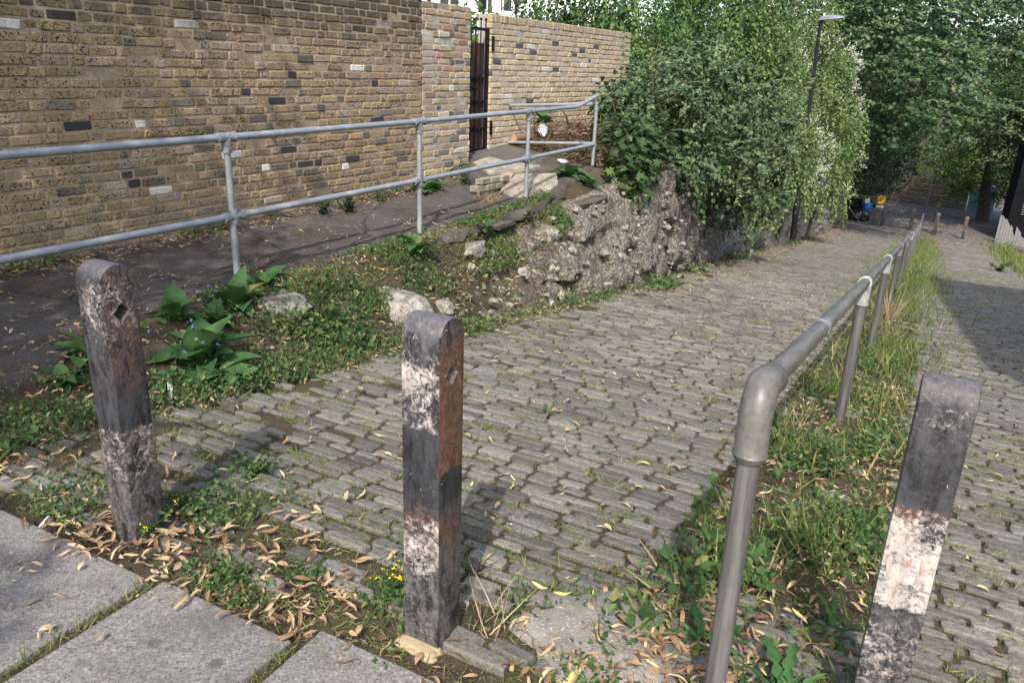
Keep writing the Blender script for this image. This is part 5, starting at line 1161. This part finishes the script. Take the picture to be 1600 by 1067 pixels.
s, t = sample(1500, 9, 40, lambda s: (TL(s)-.1, TL(s)+1.6), lambda s, t: np.exp(-((t-TL(s))/(.3+.012*s))**2)); parts += litter(s, t, .07, .01, .5, 0, .9)
s, t = sample(1500, 38.5, 53, lambda s: (np.full_like(s, -4.), np.full_like(s, 3.)), lambda s, t: .35+.5*sstep(nz2(s, t, .5, 2.))); parts += litter(s, t, .1, .03, .3, .3, .97)
s, t = sample(60, .3, 1.3, lambda s: (np.full_like(s, -2.9), np.full_like(s, -.9)), lambda s, t: np.full_like(s, .25)); parts += litter(s, t, .055, .006, .3, .3, 1.)
tag(leafobj('leaf_litter', parts, M['l_lit']), kind='stuff')

def rosette(name, x, y, T, n, size, mat, label, cat='weed', up=.5, st=None, group=None, flowers=None, spread=1.):
    p = px_ground(x, y) if st is None else pts_st(np.array([st[0]]), np.array([st[1]]))[0]
    if T is T_BROAD: n = int(n*1.7); size = size*.82
    a = np.arange(n)*2.4+rng.normal(size=n)*.4; el_ = up*np.linspace(.15, 1.5, n)+rng.normal(size=n)*.12
    Dd = np.stack([np.cos(a)*np.cos(el_)*spread, np.sin(a)*np.cos(el_)*spread, np.sin(el_)], 1); N = np.stack([-np.cos(a)*np.sin(el_), -np.sin(a)*np.sin(el_), np.cos(el_)+.05], 1)
    P = np.stack([np.cos(a)*.02, np.sin(a)*.02, .012*np.arange(n)/n+.0*a], 1); N = unit(N+rng.normal(size=(n, 3))*.22); sz_ = (1.35 if T is T_BROAD else .8)*size*(.4+.8*rng.random(n)); rr_ = rng.random(n); h_ = np.arange(n) % 2 == 0
    V, F, R = joinL([leaves(T, P[h_], Dd[h_], N[h_], sz_[h_], rr_[h_]), leaves(T_BROAD2 if T is T_BROAD else T, P[~h_], Dd[~h_], N[~h_], sz_[~h_], rr_[~h_])])
    o = empty(name, tuple(p), 0, label, cat, group); npmesh('leaf_rosette', V, F, M[mat], o, attrs={'rnd': R}, smooth=True)
    if flowers:
        fm, h, k = flowers; mb = MB()
        q = rng.normal(size=(k, 3))*P3(size*.4, size*.4, .03)+P3(0, 0, h)
        for c in q: mb.tube([(0, 0, .0), c*P3(.6, .6, .6), c], .0025, 4)
        mb.build('stalk', M['l_weed'], o); m2 = 14
        for c in q:
            V, F, R = leaves(T_LONG, np.repeat(c[None], 14, 0), rng.normal(size=(m2, 3))+P3(0, 0, .5), unit(rng.normal(size=(m2, 3))), np.full(m2, .014), rng.random(m2)); npmesh('flower', V, F, M[fm], o, attrs={'rnd': R})
    return o
def bushy(name, x, y, h, w_, n, size, T, mat, label, cat='weed', stems=9, flowers=None, dz=0., st=None):
    p = px_ground(x, y) if st is None else pts_st(np.array([st[0]]), np.array([st[1]]))[0]; o = empty(name, tuple(p), 0, label, cat); parts = []; mb = MB(); tips = []
    for k in range(stems):
        a = rng.random()*6.28; r = w_*math.sqrt(rng.random()); tip = P3(math.cos(a)*r, math.sin(a)*r, h*(.55+.45*rng.random())*(1-.3*r/w_)); mid = tip*P3(.45, .45, .55)
        mb.tube([(0, 0, -.03), mid, tip], [.004, .003, .0015], 5, cap=False); m = max(3, n//stems); f = rng.random(m)**.7
        P = np.where(f[:, None] < .5, mid*(f[:, None]*2), mid+(tip-mid)*(f[:, None]*2-1)); tips.append(tip)
        Dd = rng.normal(size=(m, 3))*P3(1, 1, .4)+P3(0, 0, .25); parts.append(leaves(T, P, Dd, unit(rng.normal(size=(m, 3))*.4+P3(0, -.1, 1)), size*(.6+.7*rng.random(m))*(1.15-.5*f), rng.random(m)))
    mb.build('stem', M['l_weed'], o); leafobj('foliage', parts, M[mat], o)
    if flowers:
        m2 = 8
        for c in tips:
            V, F, R = leaves(T_OVAL, c+rng.normal(size=(m2, 3))*.008, rng.normal(size=(m2, 3)), unit(rng.normal(size=(m2, 3))), np.full(m2, .009), rng.random(m2)); npmesh('flower', V, F, M[flowers], o, attrs={'rnd': R})
    return o
for (x, y, n, sz, up, lb, fl) in [
    (335, 590, 13, .21, .45, 'large broad leaved plant with floppy leaves at the lane edge between two bollards', ('l_blue', .2, 5)),
    (340, 505, 10, .17, .7, 'upright broad leaved plant behind the floppy leaved one', ('l_blue', .24, 3)),
    (318, 572, 12, .24, .95, 'tall broad leaved clump standing behind the floppy plant at the lane edge', ('l_blue', .26, 4)),
    (372, 478, 12, .2, .95, 'tall broad leaved clump just in front of the mossy stone on the bank', None),
    (275, 500, 9, .17, .9, 'broad leaved clump on the path edge right of the left bollard', None),
    (140, 560, 10, .15, .8, 'dark leafy clump at the path edge just left of the left bollard', None),
    (305, 545, 8, .14, .6, 'broad leaved plant partly hidden by the left bollard', None),
    (415, 448, 11, .16, .6, 'broad leaved plant at the foot of the first railing post', None),
    (650, 392, 11, .17, .75, 'broad leaved plant at the foot of the second railing post', None),
    (662, 300, 10, .22, .5, 'dark broad leaved plant against the wall behind the second railing post', None),
    (752, 362, 9, .15, .75, 'small upright broad leaved plant on the bank between railing posts', None),
    (885, 275, 12, .24, .45, 'glossy dock leaves beside the tilted cream slab', None),
    (918, 288, 7, .2, .6, 'pale dock leaves at the foot of the last railing post', None),
    (567, 535, 4, .12, .9, 'single broad leaf standing in the weeds behind the middle bollard', None),
    (265, 600, 7, .1, .6, 'low broad leaves beside the white feather', None),
    (100, 600, 9, .12, .6, 'leafy plant left of the left bollard', None),
    (870, 345, 8, .18, .4, 'flat broad leaves on top of the bank above the rubble wall', None),
    (1425, 430, 7, .22, .8, 'tall dark leaved weed in the grass beside the handrail', None)]:
    rosette('broad_leaf_weed', x, y, T_BROAD, n, sz, 'l_broad', lb, 'weed', up, flowers=fl)
for (st, n, sz, lb) in [((1.86, -.1), 30, .2, 'jagged sow thistle in front of the handrail elbow post'), ((2.02, -.36), 20, .16, 'jagged dandelion leaves left of the handrail front post'), ((2.35, -.02), 16, .13, 'dandelion rosette between the handrail and the right bollard'), ((1.92, -.52), 8, .1, 'small flat dandelion in the leaf litter left of the handrail')]:
    rosette('jagged_leaf_weed', 0, 0, T_JAG, n, sz, 'l_broad', lb, 'weed', .55, st)
for a in [
    (812, 352, .3, .16, 260, .04, T_OVAL, 'l_sap', 'light green bushy weed in front of the third railing post', 'weed', 12, None, 0),
    (240, 838, .27, .12, 150, .045, T_LONG, 'l_weed', 'ragged flowering weed at the foot of the left bollard', 'weed', 7, 'l_yel', 0),
    (590, 955, .16, .13, 170, .035, T_LONG, 'l_weed', 'low weed with yellow buds left of the middle bollard', 'weed', 9, 'l_yel', 0),
    (400, 745, .14, .14, 210, .03, T_OVAL, 'l_weed', 'feathery weed on the setts between the left and middle bollards', 'weed', 12, None, 0),
    (300, 800, .1, .13, 190, .028, T_OVAL, 'l_weed', 'low green weed among fallen leaves right of the left bollard', 'weed', 11, None, 0),
    (480, 915, .08, .12, 150, .024, T_OVAL, 'l_weed', 'low spreading weed among fallen leaves beside the paving slab corner', 'weed', 10, None, 0),
    (95, 815, .1, .1, 110, .03, T_OVAL, 'l_weed', 'small weed with white feather beside it left of the left bollard', 'weed', 8, None, 0),
    (815, 965, .1, .12, 120, .03, T_LONG, 'l_weed', 'ragged low weed right of the dead stalks at the middle bollard', 'weed', 9, None, 0),
    (690, 985, .09, .05, 60, .03, T_LONG, 'l_weed', 'small dark weed clinging to the foot of the middle bollard', 'weed', 5, None, 0),
    (965, 445, .36, .28, 260, .07, T_IVY, 'l_sap', 'fresh green bramble sprawling at the foot of the rubble wall', 'weed', 10, None, 0),
    (1050, 412, .3, .25, 180, .06, T_OVAL, 'l_weed', 'leafy weed at the foot of the rubble wall below the brambles', 'weed', 9, None, 0),
    (545, 335, .22, .2, 150, .05, T_IVY, 'l_dark', 'dark ivy clump growing at the foot of the brick wall', 'weed', 8, None, 0),
    (505, 335, .15, .14, 90, .045, T_IVY, 'l_dark', 'smaller ivy clump left of the dark one at the wall foot', 'weed', 6, None, 0),
    (590, 316, .3, .15, 130, .035, T_LONG, 'l_weed', 'tall thin weed at the wall foot left of the second railing post', 'weed', 7, None, 0),
    (425, 345, .2, .18, 110, .03, T_LONG, 'l_weed', 'wispy green weed at the wall foot right of the first railing post', 'weed', 7, None, 0),
    (725, 292, .42, .16, 150, .05, T_OVAL, 'l_weed', 'straggly weed growing up the front of the brick pier', 'weed', 8, None, 0),
    (1285, 745, .2, .2, 420, .03, T_OVAL, 'l_weed', 'bushy green weed between the handrail and the right bollard', 'weed', 16, None, 0),
    (1325, 868, .12, .15, 260, .024, T_OVAL, 'l_weed', 'low spreading green weed left of the right bollard', 'weed', 13, None, 0),
    (1350, 540, .4, .2, 160, .05, T_LONG, 'l_weed', 'tall weed with yellow flowers beside the third handrail post', 'weed', 9, 'l_yel', 0),
    (1395, 470, .5, .25, 170, .06, T_LONG, 'l_weed', 'tall bushy weed beside the fourth handrail post', 'weed', 9, 'l_yel', 0),
    (850, 655, .1, .1, 60, .025, T_LONG, 'l_weed', 'small tuft of weed alone on the setts in mid lane', 'weed', 6, None, 0),
    (1560, 425, .4, .4, 160, .1, T_OVAL, 'l_weed', 'leafy weed at the right verge below the paling fence', 'weed', 8, None, 0)]:
    bushy('weed', *a)
# dry grass tuft on the path and dead stalks by the middle bollard
def dry(name, x, y, n, h, label, lean=.7, mat='l_dry', st=None):
    p = px_ground(x, y) if st is None else pts_st(np.array([st[0]]), np.array([st[1]]))[0]; P = rng.normal(size=(n, 3))*P3(.05, .05, 0); Dd = rng.normal(size=(n, 3))*lean; Dd[:, 2] = 1
    V, F, R = leaves((T_BLADE[0]*P3(.35, 1, 1), T_BLADE[1]), P, Dd, unit(rng.normal(size=(n, 3))*P3(1, 1, .1)), h*(.5+.7*rng.random(n)), rng.random(n)); return tag(npmesh(name, V, F, M[mat], attrs={'rnd': R}, loc=tuple(p)), label, 'grass tuft')
dry('dry_grass_tuft', 760, 318, 200, .22, 'pale dry grass tuft on the tarmac path below the cream slab')
dry('dry_grass_tuft', 0, 0, 24, .24, 'dead pale stalks standing right of the middle bollard', .55, st=(1.72, -.92))
dry('dry_grass_tuft', 1385, 505, 150, .4, 'straw coloured dead grass beside the handrail posts', .4)
dry('dry_grass_tuft', 1235, 690, 60, .25, 'thin straw stalks right of the grey handrail elbow', .5)

# ------------------------------------------------------------------ brush pile in the corner, litter
bp = px_ground(850, 240); ctr = (g4+ret)/2+WD*.85; ctr[2] = .32
pile = empty('brush_pile', tuple(ctr), 0, 'heap of dead brown twigs and garden cuttings in the corner behind the end railing', 'brush pile')
mb = MB(); n = 28; V = []; F = []
for k in range(9):
    for j in range(n):
        a = 2*math.pi*j/n; r = k/8; q = RD*math.cos(a)*r*1.05+WD*math.sin(a)*r*.8
        V.append(q+P3(0, 0, .42*(1-r**1.7)+.1*mnoise.noise(Vector((q[0]*4, q[1]*4, 1)))-.05))
F = [(k*n+j, (k+1)*n+j, (k+1)*n+(j+1) % n, k*n+(j+1) % n) for k in range(8) for j in range(n)]
mb.add(V, F); mb.build('heap', M['earth'], pile, True)
m = 5200; a = rng.random(m)*6.283; r = np.sqrt(rng.random(m)); P = RD*(np.cos(a)*r*1.1)[:, None]+WD*(np.sin(a)*r*.85)[:, None]; P[:, 2] = .42*(1-r**1.7)+.1*rng.random(m)
V, F, R = leaves(T_BLADE, P, rng.normal(size=(m, 3))*P3(1, 1, .45)+P3(.1, -.2, -.1), unit(rng.normal(size=(m, 3))), .2*(.4+rng.random(m)), rng.random(m)); npmesh('dead_grass', V, F, M['l_hay'], pile, attrs={'rnd': R})
mb = MB()
for k in range(70):
    a = rng.random()*6.283; r = math.sqrt(rng.random())*.9; p = RD*math.cos(a)*r*1.05+WD*math.sin(a)*r*.8+P3(0, 0, .44*(1-r**1.7)); rnd_branch(mb, p, rng.normal(size=3)*P3(1, 1, .35), .5, .009, 1, .6)
mb.build('twig', M['log'], pile, True)
mb = MB(); q0 = D(868, 214, 11.3); pts = [D(x, y, Z)-q0 for x, y, Z in [(866, 215, 11.35), (876, 206, 11.45), (889, 201, 11.55), (904, 206, 11.65), (926, 206, 11.8)]]
mb.tube(pts, [.055, .065, .06, .055, .045], 10); rnd_branch(mb, pts[2], (-.2, -.5, .3), .4, .02, 0)
tag(mb.build('branch', M['log'], None, True, loc=tuple(q0)), 'thick crooked dead branch lying on the brush pile', 'branch')
mb = MB(); q0 = D(803, 217, 11.2); mb.tube([(0, 0, 0), P3(.25, .3, .02)], .055, 12); o = mb.build('cut_log', M['log'], None, True, loc=tuple(q0)); tag(o, 'short sawn log with a pale cut end at the left of the brush pile', 'log')
mb = MB(); mb.tube([P3(-.004, -.005, 0), P3(.003, .003, 0)], .053, 12); mb.build('cut_end', M['cut'], o)
tag(rock('plastic_bag', tuple(D(848, 205, 11.3)), (.1, .07, .075), M['plastic_white'], 'crumpled white plastic bag caught on the brush pile', 'bag', 8.), None)
tag(rock('paper_scrap', tuple(px_ground(879, 257)+P3(0, 0, .04)), (.1, .06, .03), M['plastic_white'], 'flat white paper scrap below the brush pile by the dock leaves', 'litter', 2.), None)
rosette('broad_leaf_weed', 0, 0, T_BROAD, 6, .2, 'l_broad', 'few green leaves poking out of the top of the brush pile', 'weed', .9, st=(0, 0)).location = tuple(D(850, 193, 11.5))
def feather(x, y, ln, label, up, st=None):
    p = px_ground(x, y) if st is None else pts_st(np.array([st[0]]), np.array([st[1]]))[0]; o = empty('feather', tuple(p), rng.random()*0, label, 'feather'); d = unit(np.array(up)); x_ = unit(np.cross(d, [0, 1, .2])); mb = MB(); V = []; 
    for i in range(9):
        q = i/8; wd = ln*.13*math.sin(math.pi*min(1, .12+q*.88))**.7; c = d*ln*q+P3(0, 0, .006); V += [c-x_*wd+P3(0, .004, 0), c+P3(0, -.003, 0), c+x_*wd*.7+P3(0, .004, 0)]
    mb.add(V, [(3*i, 3*i+1, 3*i+4, 3*i+3) for i in range(8)]+[(3*i+1, 3*i+2, 3*i+5, 3*i+4) for i in range(8)]); mb.build('vane', M['plastic_white'], o, True)
    mb = MB(); mb.tube([P3(0, -.003, -.01), d*ln+P3(0, -.003, .006)], [.0022, .0008], 5); mb.build('quill', M['pale'], o)
feather(267, 625, .13, 'white and grey feather standing upright at the edge of the weeds', (-.05, .1, 1))
feather(60, 828, .09, 'small white feather lying in the weeds left of the left bollard', (.5, .4, .5))
feather(236, 893, .06, 'downy white feather on the leaf litter below the left bollard', (.5, -.4, .2))
p0, p1 = px_ground(862, 640), px_ground(956, 668); mb = MB(); c = (p0+p1)/2; mb.tube([p0-c+P3(0, 0, .012), P3(0, .02, .02), p1-c+P3(0, 0, .012)], [.006, .0075, .004], 6); mb.tube([(p1-c)*.4+P3(0, 0, .02), (p1-c)*.7+P3(.03, -.05, .03)], .003, 5)
tag(mb.build('twig', M['bark'], None, True, loc=tuple(c)), 'thin dark twig lying on the setts in mid lane', 'twig')
